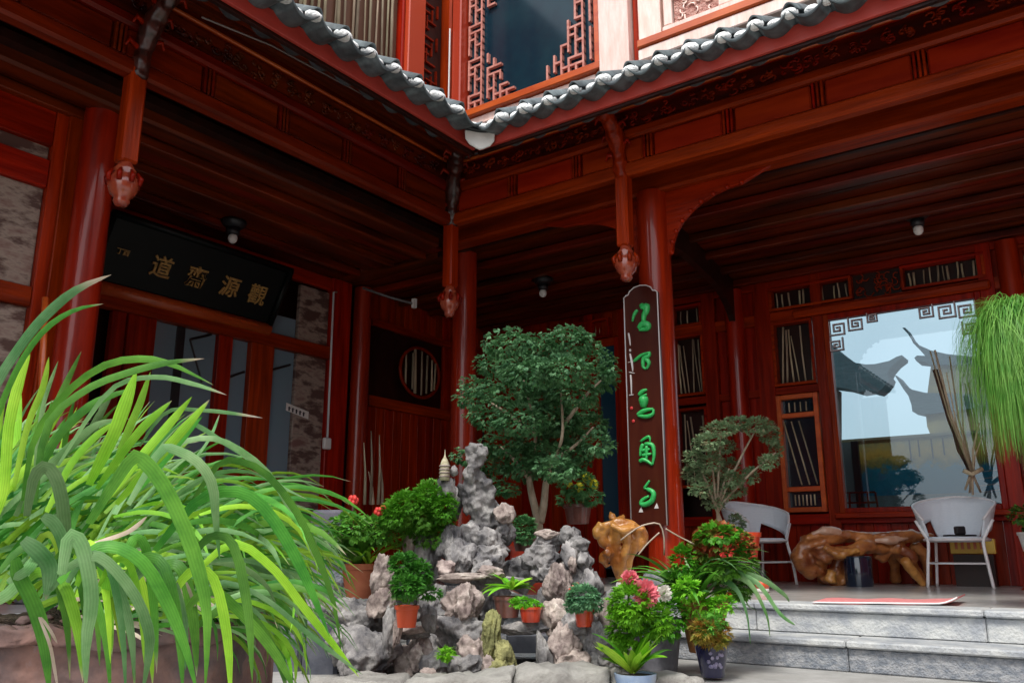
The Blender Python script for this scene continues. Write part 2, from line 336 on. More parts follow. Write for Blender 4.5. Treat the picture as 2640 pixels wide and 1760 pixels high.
# carved transom centre
t = thing('carved_transom', 'dark carved openwork panel between the two transom reed strips', 'carving', (-1.86, YW, 2.88))
MB().box(-2.10, -1.62, YW+.0, YW+.06, 2.885, 3.158).build('back_board', darkw, t); MB().box(-3.0,-.8,YW+.06,YW+.12,2.78,3.32).build('backing',darkw,t)
m = MB()
for k in range(26):
    c = Vector((R.uniform(-2.06,-1.66), YW-.02, R.uniform(2.92,3.12))); a0 = R.uniform(0,6); r = R.uniform(.015,.035)
    m.tube([c+Vector((cos(a0+q)*r*(1+q*.2),0,sin(a0+q)*r*(1+q*.2))) for q in (0,.9,1.8,2.7,3.6)], .006, 5)
m.build('scrollwork', wood['x'], t, smooth=True)
# the door behind the tree
t = thing('rear_door', 'dark glazed door half hidden behind the tall bonsai', 'door', (-5.1, YW, FL))
for a in ((-5.24,-5.17),(-4.95,-4.88)): MB().box(a[0],a[1],YW-.06,YW,FL,2.9).build('stile', wood['z'], t, bevel=.004)
MB().box(-5.17,-4.95,YW-.03,YW-.02,FL+.1,2.8).build('pane', mat('blue_dark_glass', (.012,.05,.085), .1, spec=.5), t)
MB().box(-5.17,-4.95,YW-.06,YW,2.8,2.9).build('rail', wood['x'], t, bevel=.004)
# the narrow sash left of the large window
t = thing('sash_window', 'narrow red framed sash with three panes left of the large window', 'window', (-2.78, YW, .68))
X0, X1 = -2.98, -2.54
for a in ((X0,X0+.05,.72,1.95),(X1-.05,X1,.72,1.95)): MB().box(a[0],a[1],YW-.105,YW-.02,a[2],a[3]).build('stile', orangew, t, bevel=.005)
for z0,z1 in ((.72,.77),(.93,.98),(1.70,1.75),(1.90,1.95)): MB().box(X0+.05,X1-.05,YW-.10,YW-.02,z0,z1).build('rail', orangew, t, bevel=.005)
for z0,z1 in ((.77,.93),(.98,1.70),(1.75,1.90)): MB().box(X0+.05,X1-.05,YW-.03,YW-.02,z0,z1).build('pane', glassd, t)
for z0,z1,n in ((.77,.93,6),(.98,1.7,3),(1.75,1.90,4)):
    for k in range(n):
        x = X0+.09+(X1-X0-.2)*(k+.5)/n
        MB().tube([(x+(.06 if n==3 else 0),YW-.045,z0+.02),(x-(.08 if n==3 else 0),YW-.045,z1-.03)], .008, 6).build('reed', reed, t, smooth=True)

# ------------------------------------------------------------------ the large picture window
bw = thing('picture_window', 'large red framed window showing upturned roofs behind the two pale chairs', 'window', (-1.65, YW, .68))
fx0, fx1, fz0, fz1 = -2.42, -.93, .70, 2.76
for nm, a in (('frame_bar',(fx0,fx0+.055,fz0,fz1)),('frame_bar',(fx1-.055,fx1,fz0,fz1)),('frame_bar',(fx0+.055,fx1-.055,fz1-.06,fz1)),('frame_bar',(fx0+.055,fx1-.055,fz0,fz0+.05))):
    MB().box(a[0],a[1],YW-.10,YW-.005,a[2],a[3]).build(nm, wood['z'], bw, bevel=.006)
MB().box(fx0-.04,fx1+.04,YW-.135,YW-.101,fz0-.05,fz0+.0).build('sill', wood['x'], bw, bevel=.006)
MB().box(fx0-.30,fx1+.10,YW-.16,YW-.09,fz1-.0,fz1+.09).build('head_rail', wood['x'], bw, bevel=.02)
gm = bpy.data.materials.new('mirror_glass'); gm.use_nodes = True; n = gm.node_tree
gl = n.nodes.new('ShaderNodeBsdfGlossy'); gl.inputs['Color'].default_value = (.8,.85,.9,1); gl.inputs['Roughness'].default_value = .015
df = n.nodes.new('ShaderNodeBsdfTransparent'); df.inputs['Color'].default_value = (.55,.635,.665,1)
ms = n.nodes.new('ShaderNodeMixShader'); ms.inputs[0].default_value = .07
n.links.new(df.outputs[0], ms.inputs[1]); n.links.new(gl.outputs[0], ms.inputs[2]); n.links.new(ms.outputs[0], n.nodes['Material Output'].inputs['Surface'])
MB().box(fx0+.05,fx1-.05,YW-.035,YW-.03,fz0+.045,fz1-.055).build('pane', gm, bw)
# printed lake screen standing inside
lk = bpy.data.materials.new('lake_print'); lk.use_nodes = True; n = lk.node_tree; b = n.nodes['Principled BSDF']; b.inputs['Roughness'].default_value = .7
ge = n.nodes.new('ShaderNodeNewGeometry'); sp = n.nodes.new('ShaderNodeSeparateXYZ'); n.links.new(ge.outputs['Position'], sp.inputs[0])
no = n.nodes.new('ShaderNodeTexNoise'); no.inputs['Scale'].default_value = 9; no.inputs['Detail'].default_value = 10; no.inputs['Roughness'].default_value = .7; n.links.new(ge.outputs['Position'], no.inputs['Vector'])
mm = n.nodes.new('ShaderNodeMath'); mm.operation = 'MULTIPLY_ADD'; mm.inputs[1].default_value = .42; n.links.new(no.outputs['Fac'], mm.inputs[0]); n.links.new(sp.outputs['Z'], mm.inputs[2])
YS = 10.7; zs0, zs1 = on(2330,1275,'y',YS).z, on(2330,1129,'y',YS).z; xs0, xs1 = on(2100,1200,'y',YS).x, on(2700,1200,'y',YS).x
mr = n.nodes.new('ShaderNodeMapRange'); mr.inputs['From Min'].default_value = zs0+.05; mr.inputs['From Max'].default_value = zs1+.27; n.links.new(mm.outputs[0], mr.inputs['Value'])
rp = n.nodes.new('ShaderNodeValToRGB'); els = rp.color_ramp.elements
els[0].position = 0; els[0].color = (.3,.4,.42,1); els[1].position = .10; els[1].color = (.006,.20,.36,1)
for p_, c_ in ((.50,(.01,.26,.38,1)),(.58,(.30,.24,.07,1)),(.72,(.80,.48,.08,1)),(.86,(.55,.42,.14,1)),(1,(.22,.26,.16,1))):
    e = els.new(p_); e.color = c_
n.links.new(mr.outputs[0], rp.inputs['Fac']); n.links.new(rp.outputs[0], b.inputs['Base Color'])
scn = thing('landscape_screen', 'painted screen of a blue lake with golden trees beyond the large window', 'picture', (-1.65, YS, zs0))
MB().box(xs0,xs1,YS,YS+.03,zs0,zs1).build('print', lk, scn)
MB().box(xs0,xs1,YS-.02,YS+.05,zs1,zs1+.03).build('top_rail', mat('ochre_rail',(.30,.26,.16),.7), scn)
MB().box(xs0,xs1,YS-.03,YS+.06,GR,zs0-.002).build('lower_wall', mat('grey_cloth', (.26,.31,.32), .9, c2=(.17,.21,.22), scale=(9,2,3)), scn)
q0, q1 = on(2196,1150,'y',YS-.05).x, on(2214,1150,'y',YS-.05).x
MB().box(xs0,on(2200,1200,'y',YS).x,YS-.045,YS-.001,zs0,zs1-.01).build('grey_panel', mat('grey_panel',(.16,.19,.19),.8), scn)
MB().box(q0,q1,YS-.09,YS-.046,GR,zs1-.005).build('post', steel, scn)
for u in (2345,2368,2402,2432): 
    xq = on(u,1150,'y',YS-.02).x; MB().box(xq-.008,xq+.008,YS-.012,YS-.002,zs1-.22-R.uniform(0,.12),zs1-.03).build('tree_trunk', darkw, scn)
t = thing('low_red_rail', 'low dark red rail seen through the bottom of the large window', 'rail', on(2210,1300,'y',YW+.6))
for a_, b_ in (((2168,1270),(2256,1268)),((2168,1296),(2262,1294)),((2256,1268),(2268,1335)),((2190,1270),(2192,1332)),((2215,1270),(2218,1332)),((2236,1269),(2243,1332))): MB().tube([on(a_[0],a_[1],'y',YW+.6),on(b_[0],b_[1],'y',YW+.6)], .011, 6).build('rail_bar', wood['x'], t)
for k_, zz_ in enumerate((1216,1234,1252,1268)): MB().tube([on(2525,zz_,'y',YW+.3),on(2592,zz_-8,'y',YW+.3)], .007, 6).build('rail_bar', silver, t)
# key fret in the upper corners
def bar(m, a, b, w_, y0, y1):
    (x0,z0),(x1,z1) = a, b; h = w_/2
    m.box(min(x0,x1)-h, max(x0,x1)+h, y0, y1, min(z0,z1)-h, max(z0,z1)+h)
def keyfret(m, cx, cz, s, fx=1, y0=YW-.095, y1=YW-.07, w_=.016):
    pts = [(-1,1),(-1,-1),(1,-1),(1,.55),(-.45,.55),(-.45,-.45),(.4,-.45),(.4,.05),(0,.05)]
    for i, (a, b) in enumerate(zip(pts, pts[1:])):
        e = .0006*i; bar(m, (cx+a[0]*s*fx, cz+a[1]*s), (cx+b[0]*s*fx, cz+b[1]*s), w_, y0-e, y1+e)
fretm = mat('fret_wood', (.10,.05,.06), .5, c2=(.16,.08,.09), scale=(9,9,9)); fretp = mat('fret_pale_face', (.70,.62,.64), .6)
for i, (cx, cz, s, fx) in enumerate(((-2.285,2.60,.072,1),(-2.10,2.62,.066,1),(-2.30,2.425,.062,-1),(-1.93,2.66,.045,1),(-1.42,2.64,.060,-1),(-1.235,2.62,.072,-1),(-1.06,2.60,.072,-1),(-1.06,2.42,.058,1))):
    m = MB(); keyfret(m, cx, cz, s, fx); fo = m.build('key_fret', fretm, bw)
    m = MB(); keyfret(m, cx, cz, s, fx, YW-.101, YW-.0975, .008); m.build('pale_inlay', fretp, fo)
MB().box(fx0+.055,fx1-.055,YW-.09,YW-.07,2.685,2.70).build('fret_rail', fretm, bw)

# ------------------------------------------------------------------ left wing: near wall with marble panels, entrance
XN = -5.65                                                # near wall plane
wn = thing('near_wall', 'red framed wall with mottled marble panels at left edge', None, (XN, 1.5, 0)); wn['kind'] = 'structure'
def nb(y0, y1, z0, z1, d=.05, m=None, name='post', par=wn, bev=.006): return lb(y0, y1, z0, z1, d, XN, m, name, par, bev)
def onx(u, v, x): return on(u, v, 'x', x)
ya = onx(100,560,XN).y; yb = onx(190,560,XN).y
nb(ya, 2.75, FL, 3.3, .07, wood['z'], 'post')
nb(2.55, 2.68, FL, 3.3, .10, wood['z'], 'post')
for v0, v1 in ((395,470),(738,790)):
    za = onx(50,v1,XN).z; zb = onx(50,v0,XN).z; nb(.4, ya-.002, za, zb, .06, wood['y'], 'rail')
nb(.4, ya-.002, 2.98, 3.3, .06, wood['y'], 'rail')
zr = [onx(50,790,XN).z, onx(50,738,XN).z, onx(50,470,XN).z, onx(50,395,XN).z]
for z0, z1 in ((zr[1],zr[2]),(zr[3],2.98),(.55,zr[0]),(FL,.5)):
    for y0, y1 in ((1.35,ya-.002),(.4,1.29)): nb(y0, y1, z0, z1, .02, marble if z1>.6 else wood['z'], 'marble_panel' if z1>.6 else 'panel')
nb(1.29, 1.35, FL, 3.3, .055, wood['z'], 'post')
MB().box(XW, XN-.03, 2.70, 2.75, FL, 3.3).build('return_panel', wood['z'], wn)
rod = tag(MB().tube([P(117,768,4.9), P(110,940,4.75), P(104,1100,4.65)], .018, 10).build('wooden_rod', orangew, None, smooth=True), 'short bright orange wooden rod standing in front of the near column', 'rod')

ent = thing('entrance_door', 'glazed red double doors under the dark name plaque', 'door', (XW, 4.7, FL))
def Y(u, v=1000, x=XW): return onx(u, v, x).y
def Z(u, v, x=XW): return onx(u, v, x).z
zl0, zl1 = 2.36, 2.50
def eb(u0, u1, z0, z1, d, m, name, par=ent, bev=.005, x=XW): return MB().box(x-.02, x+d, Y(u0), Y(u1), z0, z1).build(name, m, par, bevel=bev)
MB().box(XW-.02,XW+.09,2.76,Y(835),zl0,zl1).build('lintel', wood['y'], ent, bevel=.01)
MB().box(XW-.02,XW+.05,2.76,Y(835),3.15,3.3).build('head_rail', wood['y'], ent, bevel=.01)
for u0,u1,d in ((262,300,.04),(303,378,.06),(545,582,.06),(630,690,.07)): eb(u0,u1,FL,zl0,d,wood['z'],'stile')
for z0,z1 in ((FL,.5),(1.0,1.07)): 
    eb(379,544,z0,z1,.035,wood['y'],'rail'); eb(583,629,z0,z1,.035,wood['y'],'rail'); eb(691,750,z0,z1,.035,wood['y'],'rail')
dg = bpy.data.materials.new('door_glass'); dg.use_nodes = True; n = dg.node_tree; b = n.nodes['Principled BSDF']
b.inputs['Base Color'].default_value = (.17,.25,.30,1); b.inputs['Roughness'].default_value = .08; b.inputs['Specular IOR Level'].default_value = 1.0
for u0,u1 in ((379,544),(583,629),(691,752)): eb(u0,u1,.5,zl0-.002,.005,dg,'pane',bev=0)
for u0,u1 in ((300,540),(585,750)): MB().box(XW-.01,XW+.01,Y(u0),Y(u1),zl1,2.72).build('transom_pane', dg, ent)
eb(440,462,FL,zl0-.003,.02,steel,'mullion')
m = MB(); 
for a, b_ in (((490,875),(545,862)),((490,875),(520,985)),((580,975),(630,958)),((695,955),(748,940))):
    m.tube([onx(a[0],a[1],XW+.012), onx(b_[0],b_[1],XW+.012)], .012, 4)
m.build('glazing_tape', steel, ent)
# marble pier right of the doors and pilaster
MB().box(XW-.02,XW+.03,Y(755),Y(832),.5,zl0).build('marble_panel', marble, wl, bevel=.003)
MB().box(XW-.02,XW+.03,Y(755),Y(832),zl1,3.12).build('marble_panel', marble, wl, bevel=.003)
MB().box(XW-.02,XW+.08,Y(833),Y(884),FL,3.3).build('pilaster', wood['z'], wl, bevel=.008)
planks_l(Y(930)+.1, 9.05, FL, 1.95, .14); planks_l(Y(930)+.1, 9.05, 2.98, 3.3, .14)
lb(Y(930)+.1, 9.05, 1.95, 2.07, .05, m=wood['y'], name='rail'); lb(Y(930)+.1, 9.05, 2.90, 2.98, .05, m=wood['y'], name='rail')
lb(Y(930)+.1, Y(1010), 2.07, 2.90, .02, m=darkw, name='panel'); lb(Y(1140), 9.05, 2.07, 2.90, .02, m=wood['z'], name='panel')
lb(Y(1010), Y(1140), 2.07, 2.90, -.02, m=darkw, name='panel')
rw = thing('round_window', 'round niche of pale reeds in the dark far side wall', 'window', (XW, 7.76, 2.2))
c0 = Vector((XW+.02, 7.76, 2.48)); rr = .36
MB().tube([c0+Vector((0,cos(a)*rr,sin(a)*rr*.86)) for a in [2*pi*k/32 for k in range(33)]], .022, 6, cap=False).build('ring', wood['z'], rw, smooth=True)
for k, yy in enumerate((-.26,-.13,-.085,.03,.12,.22,.27)):
    h = sqrt(max(.01, rr*rr-yy*yy))*.8*R.uniform(.8,1); q = R.uniform(-.02,.02)
    MB().tube([c0+Vector((0,yy,-h)), c0+Vector((0,yy+q,h))], .02 if k in (1,2) else .013, 6).build('reed', reed, rw, smooth=True)
# sticks leaning low in the dark gallery
t = thing('dry_branches', 'bundle of pale dry branches leaning in the dark gallery corner', 'branches', P(960,1260,8.6))
for u0,v0,u1,v1 in ((955,1300,957,1110),(975,1300,978,1120),(962,1300,950,1215),(985,1300,982,1205),(940,1300,938,1140)):
    MB().tube([P(u0,v0,8.7), P((u0+u1)/2+3,(v0+v1)/2,8.75), P(u1,v1,8.8)], [.018,.013,.005], 6).build('branch', reed, t, smooth=True)

# conduit and switch on the pilaster
t = thing('wall_conduit', 'thin white conduit running down the pilaster to a switch box', 'conduit', onx(860,755,XW+.1))
MB().tube([onx(868,753,XW+.09),onx(860,753,XW+.1),onx(852,950,XW+.1),onx(844,1130,XW+.1)], .011, 8).build('pipe', whitep, t, smooth=True)
a = onx(842,1143,XW+.1); MB().box(a.x-.02,a.x+.025,a.y-.05,a.y+.05,a.z-.06,a.z+.06).build('switch_box', whitep, t, bevel=.01)
t = thing('tube_bracket', 'dim grey rod bracket sticking out from the far pilaster', 'bracket', onx(935,742,XW+.1))
MB().tube([P(935,742,9.0),P(1000,765,9.0),P(1066,783,9.0)], .014, 6).build('rod', mat('dull_metal',(.12,.11,.11),.5), t, smooth=True)
MB().box(-.02,.02,-.02,.02,-.05,.05, Matrix.Translation(P(1068,782,9.0))).build('end_plate', whitep, t)
# paper sign
t = thing('paper_notice', 'small white notice with dark lettering on the marble pier', 'sign', onx(768,1055,XW+.04))
a = onx(738,1040,XW+.04); b_ = onx(795,1078,XW+.04)
MB().add([(a.x,a.y,a.z+.01),(a.x,b_.y,a.z-.045),(a.x,b_.y,b_.z-.01),(a.x,a.y,b_.z+.045)],[(0,3,2,1)]).build('sheet', whitep, t)
m = MB()
for k in range(5):
    y_ = a.y+.03+k*(b_.y-a.y-.06)/5; z_ = (a.z+b_.z)/2-.008*k+.01
    m.box(a.x+.002,a.x+.004,y_,y_+.018,z_-.022,z_+.022); m.box(a.x+.002,a.x+.0045,y_-.006,y_+.03,z_+.006,z_+.012)
m.build('lettering', steel, t)

# name plaque
pq = thing('name_plaque', 'black plaque with four gilt characters leaning out above the doors', 'plaque', (XW+.2, Y(520,700), 2.55))
py0, py1 = 3.52, Y(755,860)-.42; zb_, zt_ = 2.58, 3.06
def pl(y, s, off=0):      # s 0 bottom..1 top; board leans outward at the top
    return Vector((XW+.10+.26*s+off, y, zb_+(zt_-zb_)*s))
blackl = mat('black_lacquer', (.003,.005,.0045), .4, coat=0, spec=.2)
m = MB(); m.add([pl(py0,0),pl(py1,0),pl(py1,1),pl(py0,1),pl(py0,0,-.03),pl(py1,0,-.03),pl(py1,1,-.03),pl(py0,1,-.03)],[(0,1,2,3),(7,6,5,4),(0,4,5,1),(1,5,6,2),(2,6,7,3),(3,7,4,0)]); m.build('board', blackl, pq)
def frbar(ya_, sa, yb_, sb, r, mt, nm): MB().tube([pl(ya_,sa,.012), pl(yb_,sb,.012)], r, 8).build(nm, mt, pq, smooth=True)
frbar(py0-.04,-.13,py1+.04,-.13,.065,orangew,'frame_bar'); frbar(py0-.04,1.05,py1+.04,1.05,.035,blackl,'frame_bar')
frbar(py0-.03,-.05,py0-.03,1.05,.035,blackl,'frame_bar'); frbar(py1+.03,-.05,py1+.03,1.05,.035,blackl,'frame_bar')
for k in range(22):
    y_ = py0+.12+k*(py1-py0-.24)/22; MB().box(-.012,.012,0,.05,-.01,.01,Matrix.Translation(pl(y_,-.13,.065))).build('carved_bead', orangew, pq)
def glyph(txt, size, c, xd, yd, mt, par, name='character', th=.006):
    cu = bpy.data.curves.new('txt', 'FONT'); cu.body = txt; cu.size = size; cu.extrude = th; cu.resolution_u = 2
    cu.align_x = 'CENTER'; cu.align_y = 'CENTER'; cu.offset = size*.012
    ob = bpy.data.objects.new('txt', cu); col.objects.link(ob)
    dg_ = bpy.context.evaluated_depsgraph_get(); me = bpy.data.meshes.new_from_object(ob.evaluated_get(dg_))
    bpy.data.objects.remove(ob); me.materials.clear(); me.materials.append(mt)
    xd = Vector(xd).normalized(); yd = Vector(yd).normalized(); zd = xd.cross(yd)
    q = par; off = Vector((0,0,0))
    while q: off += q.location; q = q.parent
    c = Vector(c)-off
    M = Matrix((xd.to_4d(), yd.to_4d(), zd.to_4d(), (0,0,0,1))).transposed(); M = Matrix([[xd.x,yd.x,zd.x,c.x],[xd.y,yd.y,zd.y,c.y],[xd.z,yd.z,zd.z,c.z],[0,0,0,1]])
    me.transform(M); o = bpy.data.objects.new(name, me); col.objects.link(o); o.parent = par; return o
updir = (pl(0,1)-pl(0,0)).normalized()
for ch, u, v in (('道',415,678),('齋',505,702),('源',592,722),('觀',662,748)):
    # nearest y on the board plane for that pixel
    best = min(((abs((lambda q:q)(0)),0),), key=lambda q:q)
    c = None
    for k in range(200):
        y_ = py0+(py1-py0)*k/199; 
        for s_ in (.30,.42,.52):
            p_ = pl(y_, s_, .012); d_ = p_-CAM; wv = d_.dot(Fv); uu = 1320+FPX*d_.dot(Rv)/wv
            if c is None or abs(uu-u)+abs(s_-.42)*40 < c[0]: c = (abs(uu-u)+abs(s_-.42)*40, p_)
    glyph(ch, .21, c[1], (0,1,0), updir, gold, pq)
glyph('丁酉', .06, pl(py0+.16,.50,.012), (0,1,0), updir, gold, pq, 'inscription')

# ------------------------------------------------------------------ columns
def column(x, y, r, z1, label, n=24):
    t = thing('timber_column', label, 'column', (x, y, FL), 'round red lacquered timber columns')
    MB().lathe([(r,.16),(r*1.0,1.2),(r*.98,2.2),(r*.96,z1-FL)], (x,y,FL), n, cap=False).build('shaft', colw, t, smooth=True)
    MB().lathe([(r*1.15,0),(r*1.45,.03),(r*1.5,.08),(r*1.3,.13),(r*1.05,.16)], (x,y,FL), n).build('stone_base', stone2, t, smooth=True)
    return t
column(-2.97, 6.17, .140, 3.27, 'red column carrying the tall green lettered board')
column(-5.20, 6.42, .125, 3.27, 'dark column at the inner corner behind the middle carved pendant')
column(-5.42, 2.70, .120, 3.27, 'thick glossy column at far left beside the marble panels')
column(-6.90, 6.66, .105, 3.27, 'slim column next to the white conduit and switch')
column(-3.38, 9.00, .105, 3.20, 'column at the rear wall between the reed niches and the bonsai')
column(-.66, 9.00, .10, 3.20, 'dark column right of the large window above the grassy plant')
column(.35, 6.17, .14, 3.27, 'column outside the right edge of the porch')

# lettered board on the column
bd = thing('couplet_board', 'tall maroon board with five green brush characters on the column', 'sign', (-3.01, 6.0, .54))
bx0, bx1, bz0, bz1, by = -3.165, -2.865, .52, 2.34, 5.985
def bp_(a, b, t=0): return Vector((bx0+(bx1-bx0)*a, by-t, bz1-(bz1-bz0)*b))
outl = [(0,1),(0,0),(.06,-.008),(.13,-.010),(.18,-.026),(.32,-.040),(.5,-.045),(.68,-.040),(.82,-.026),(.87,-.010),(.94,-.008),(1,0),(1,1)]
MB().prism(outl[::-1], lambda a,b,t: bp_(a,b,-.02+t), .03).build('panel', maroon, bd)
edge = [bp_(a,b,.012) for a,b in outl]; MB().tube(edge, .005, 6).build('beading', silver, bd, smooth=True)
def cv(x, y): return ((x-(75+(y-90)*(50/1450.)))/222., (y-75)/1455.)
def stroke(m, pts, w_, k=0, flat=.35):
    q = spline([bp_(*cv(x,y), .016+.0007*k) for x,y in pts], max(4, 3*len(pts)))
    nn = len(q); m.tube(q, [w_/2*(.45+.55*sin(pi*min(1,(i+.8)/nn)**.7)) for i in range(nn)], 8)
    return m
S = .30/222
chars = [[([(168,172),(146,200),(134,243)],13),([(192,140),(208,163),(230,160),(224,195),(212,215),(208,258),(196,280)],24),([(176,296),(205,272),(238,286),(232,306),(180,306)],24)],
 [([(142,505),(160,495),(188,475),(222,466),(252,462)],12),([(250,466),(238,486),(208,498),(204,530),(206,552),(222,566)],15),([(214,502),(236,515),(242,540),(226,566)],15)],
 [([(176,728),(200,706),(228,698)],15),([(182,748),(228,726)],10),([(206,742),(208,776),(204,808)],34),([(168,852),(198,834),(230,826),(268,824)],16),([(172,856),(226,868),(266,856),(270,826)],14)],
 [([(186,1020),(215,1002),(242,994),(247,1030)],10),([(204,1036),(192,1062),(184,1112)],14),([(214,1036),(262,1048),(272,1108),(262,1168)],14),([(194,1078),(246,1070)],12),([(198,1106),(256,1100)],12),([(180,1142),(212,1134),(262,1168)],14),([(226,1050),(226,1140)],12)],
 [([(242,1262),(222,1290),(210,1306),(232,1312)],9),([(226,1312),(258,1328),(268,1350),(256,1384),(218,1404),(190,1400),(198,1376),(238,1356)],18)]]
for ci, ch in enumerate(chars):
    m = MB()
    for k, (pts, w_) in enumerate(ch): stroke(m, pts, w_*S*1.75, k)
    m.build('character', greenp, bd, smooth=True)
m = MB()
for pts, w_ in (([(108,316),(116,360),(120,400)],12),([(118,424),(120,440)],14),([(118,452),(128,500),(134,540),(136,570)],14),([(104,508),(140,506)],5),([(112,572),(150,584)],6),([(122,590),(126,640),(128,718)],12),([(112,720),(142,720)],7)): stroke(m, pts, w_*S)
m.build('inscription', silver, bd, smooth=True)
for x,y in ((128,805),(140,888)):
    m = MB(); m.sphere(bp_(*cv(x,y),.016), (.014,.006,.014)); m.build('red_seal', redp, bd, smooth=True)
for x,y in ((186,1438),(283,1418)):
    m = MB(); m.add([bp_(*cv(x-14,y+12),.014),bp_(*cv(x+14,y+12),.014),bp_(*cv(x+2,y-20),.014),bp_(*cv(x-14,y+12),.004),bp_(*cv(x+14,y+12),.004),bp_(*cv(x+2,y-20),.004)],[(0,1,2),(5,4,3),(0,3,4,1),(1,4,5,2),(2,5,3,0)]); m.build('clip', silver, bd)

# ------------------------------------------------------------------ porch ceiling, beams, eaves
ce = thing('porch_ceiling', 'red plank ceiling over the porch', None, (-3, 7, ZC)); ce['kind'] = 'structure'
y = 6.28; k = 0
while y < 9.05:
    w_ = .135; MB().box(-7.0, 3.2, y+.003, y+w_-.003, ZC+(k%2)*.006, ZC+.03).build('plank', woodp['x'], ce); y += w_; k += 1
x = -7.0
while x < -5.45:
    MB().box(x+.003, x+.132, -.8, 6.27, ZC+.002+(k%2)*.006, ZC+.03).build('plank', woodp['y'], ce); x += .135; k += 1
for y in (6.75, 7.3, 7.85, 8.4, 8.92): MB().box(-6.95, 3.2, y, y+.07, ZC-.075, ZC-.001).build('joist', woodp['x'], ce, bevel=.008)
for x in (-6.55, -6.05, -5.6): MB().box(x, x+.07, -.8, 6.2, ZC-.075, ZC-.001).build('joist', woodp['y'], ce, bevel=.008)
MB().box(-60/8, 3.2, 6.1, 9.6, ZC+.04, ZC+.1).build('upper_floor', darkw, ce)
MB().box(-60/8, -5.15, -.8, 6.1, ZC+.04, ZC+.1).build('upper_floor', darkw, ce)

def beam(name, label, ax, lst, sub=()):
    t = thing(name, label, 'beam', (0,0,0)); t['category'] = 'beam'; return t
br = thing('eave_beam', 'carved and panelled red eave beam of the right wing', 'beam', (-2, 5.65, 3.3))
bl = thing('eave_beam', 'carved and panelled dark red eave beam of the left wing', 'beam', (-4.75, 2, 3.3))
# right wing (plane y = 5.65), left wing (plane x = -4.75); a run along s
def rbx(s0, s1, d0, d1, z0, z1, nm, m, par=br, bev=.006): return MB().box(s0, s1, 5.65-d1, 5.65-d0, z0, z1).build(nm, m, par, bevel=bev)
def lbx(s0, s1, d0, d1, z0, z1, nm, m, par=bl, bev=.006): return MB().box(-4.75+d0, -4.75+d1, s0, s1, z0, z1).build(nm, m, par, bevel=bev)
for F_, s0, s1, wd, par in ((rbx, -4.70, 3.2, wood['x'], br), (lbx, -.8, 5.60, woodl, bl)):  # left beams get the darker woods, their shade is in the colour
    F_(s0, s1, -.05, .05, 3.80, 3.90, 'top_rail', wd); F_(s0, s1, .05, .075, 3.785, 3.81, 'gilt_moulding', orangew)
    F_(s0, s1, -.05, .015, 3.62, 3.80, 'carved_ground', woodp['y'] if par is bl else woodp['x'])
    F_(s0, s1, -.05, .06, 3.53, 3.62, 'moulding', wd, bev=.02)
    n_ = int((s1-s0)/.62)
    for k in range(n_):
        a = s0+(s1-s0)*k/n_; b_ = s0+(s1-s0)*(k+1)/n_
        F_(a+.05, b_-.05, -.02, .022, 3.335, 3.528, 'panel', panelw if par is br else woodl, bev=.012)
        for q in (-.03,0,.03): F_(a+q-.009, a+q+.009, -.02, .035, 3.335, 3.528, 'fluting', wd, bev=.004)
    F_(s0, s1, -.06, .05, 3.22, 3.333, 'lower_beam', wd, bev=.02)
    # carving
    for k in range(int((s1-s0)/.16)):
        m = MB(); c_ = s0+.08+k*.16
        for j in range(6):
            r = R.uniform(.014,.034); a0 = R.uniform(0,6); cx = c_+R.uniform(-.06,.06); cz = 3.71+R.uniform(-.05,.05)
            pts = []
            for q in range(7):
                ra = r*(1-q*.09); X_ = cx+cos(a0+q*.75)*ra*1.3; Z_ = cz+sin(a0+q*.75)*ra
                pts.append((X_, 5.65-.022, Z_) if par is br else (-4.75+.022, X_, Z_))
            m.tube(pts, .009, 5)
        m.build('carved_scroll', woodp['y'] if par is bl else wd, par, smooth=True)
# inner column beams
ib = thing('column_beam', 'broad glossy red beam resting on the porch columns', 'beam', (-2, 6.17, 3.25))
MB().box(-5.2, 3.2, 6.08, 6.27, 3.25, 3.48).build('beam', wood['x'], ib, bevel=.02)
ib = thing('column_beam', 'dark beam along the columns of the left wing', 'beam', (-5.3, 2, 3.25))
MB().box(-5.42, -5.24, -.8, 6.07, 3.25, 3.48).build('beam', woodp['y'], ib, bevel=.02)  # dark ceiling wood here puts the left wing's shade into the colour
# soffit between eave beam and column beam
so = thing('eave_soffit', 'red boarded soffit behind the eave beams', None, (-3,6,3.5)); so['kind'] = 'structure'
MB().box(-5.45,-5.21,-.8,6.3,3.482,3.50).build('closing_board',darkw,so)
MB().box(-5.45,3.2,6.28,6.32,3.25,4.5).build('closing_board',darkw,so)
MB().box(-5.5,-5.46,-.8,6.3,3.331,4.5).build('closing_board',darkw,so)
MB().box(-7.4,-3.95,-.86,-.82,FL,3.5).build('end_wall',wood['z'],so)
MB().box(-7.4,-5.2,-.86,-.82,3.51,7).build('end_wall',wood['z'],so)
for k in range(3):
    MB().box(-4.75+.0, 3.2, 5.70+k*.13, 5.825+k*.13, 3.46, 3.48).build('plank', woodp['x'], so)
    MB().box(-4.92-k*.13+.0, -4.80-k*.13+(.0), -.8, 5.7, 3.46, 3.48).build('plank', woodp['y'], so)
MB().box(-5.25,-4.75,5.7,6.1,3.459,3.478).build('corner_board', woodp['x'], so)
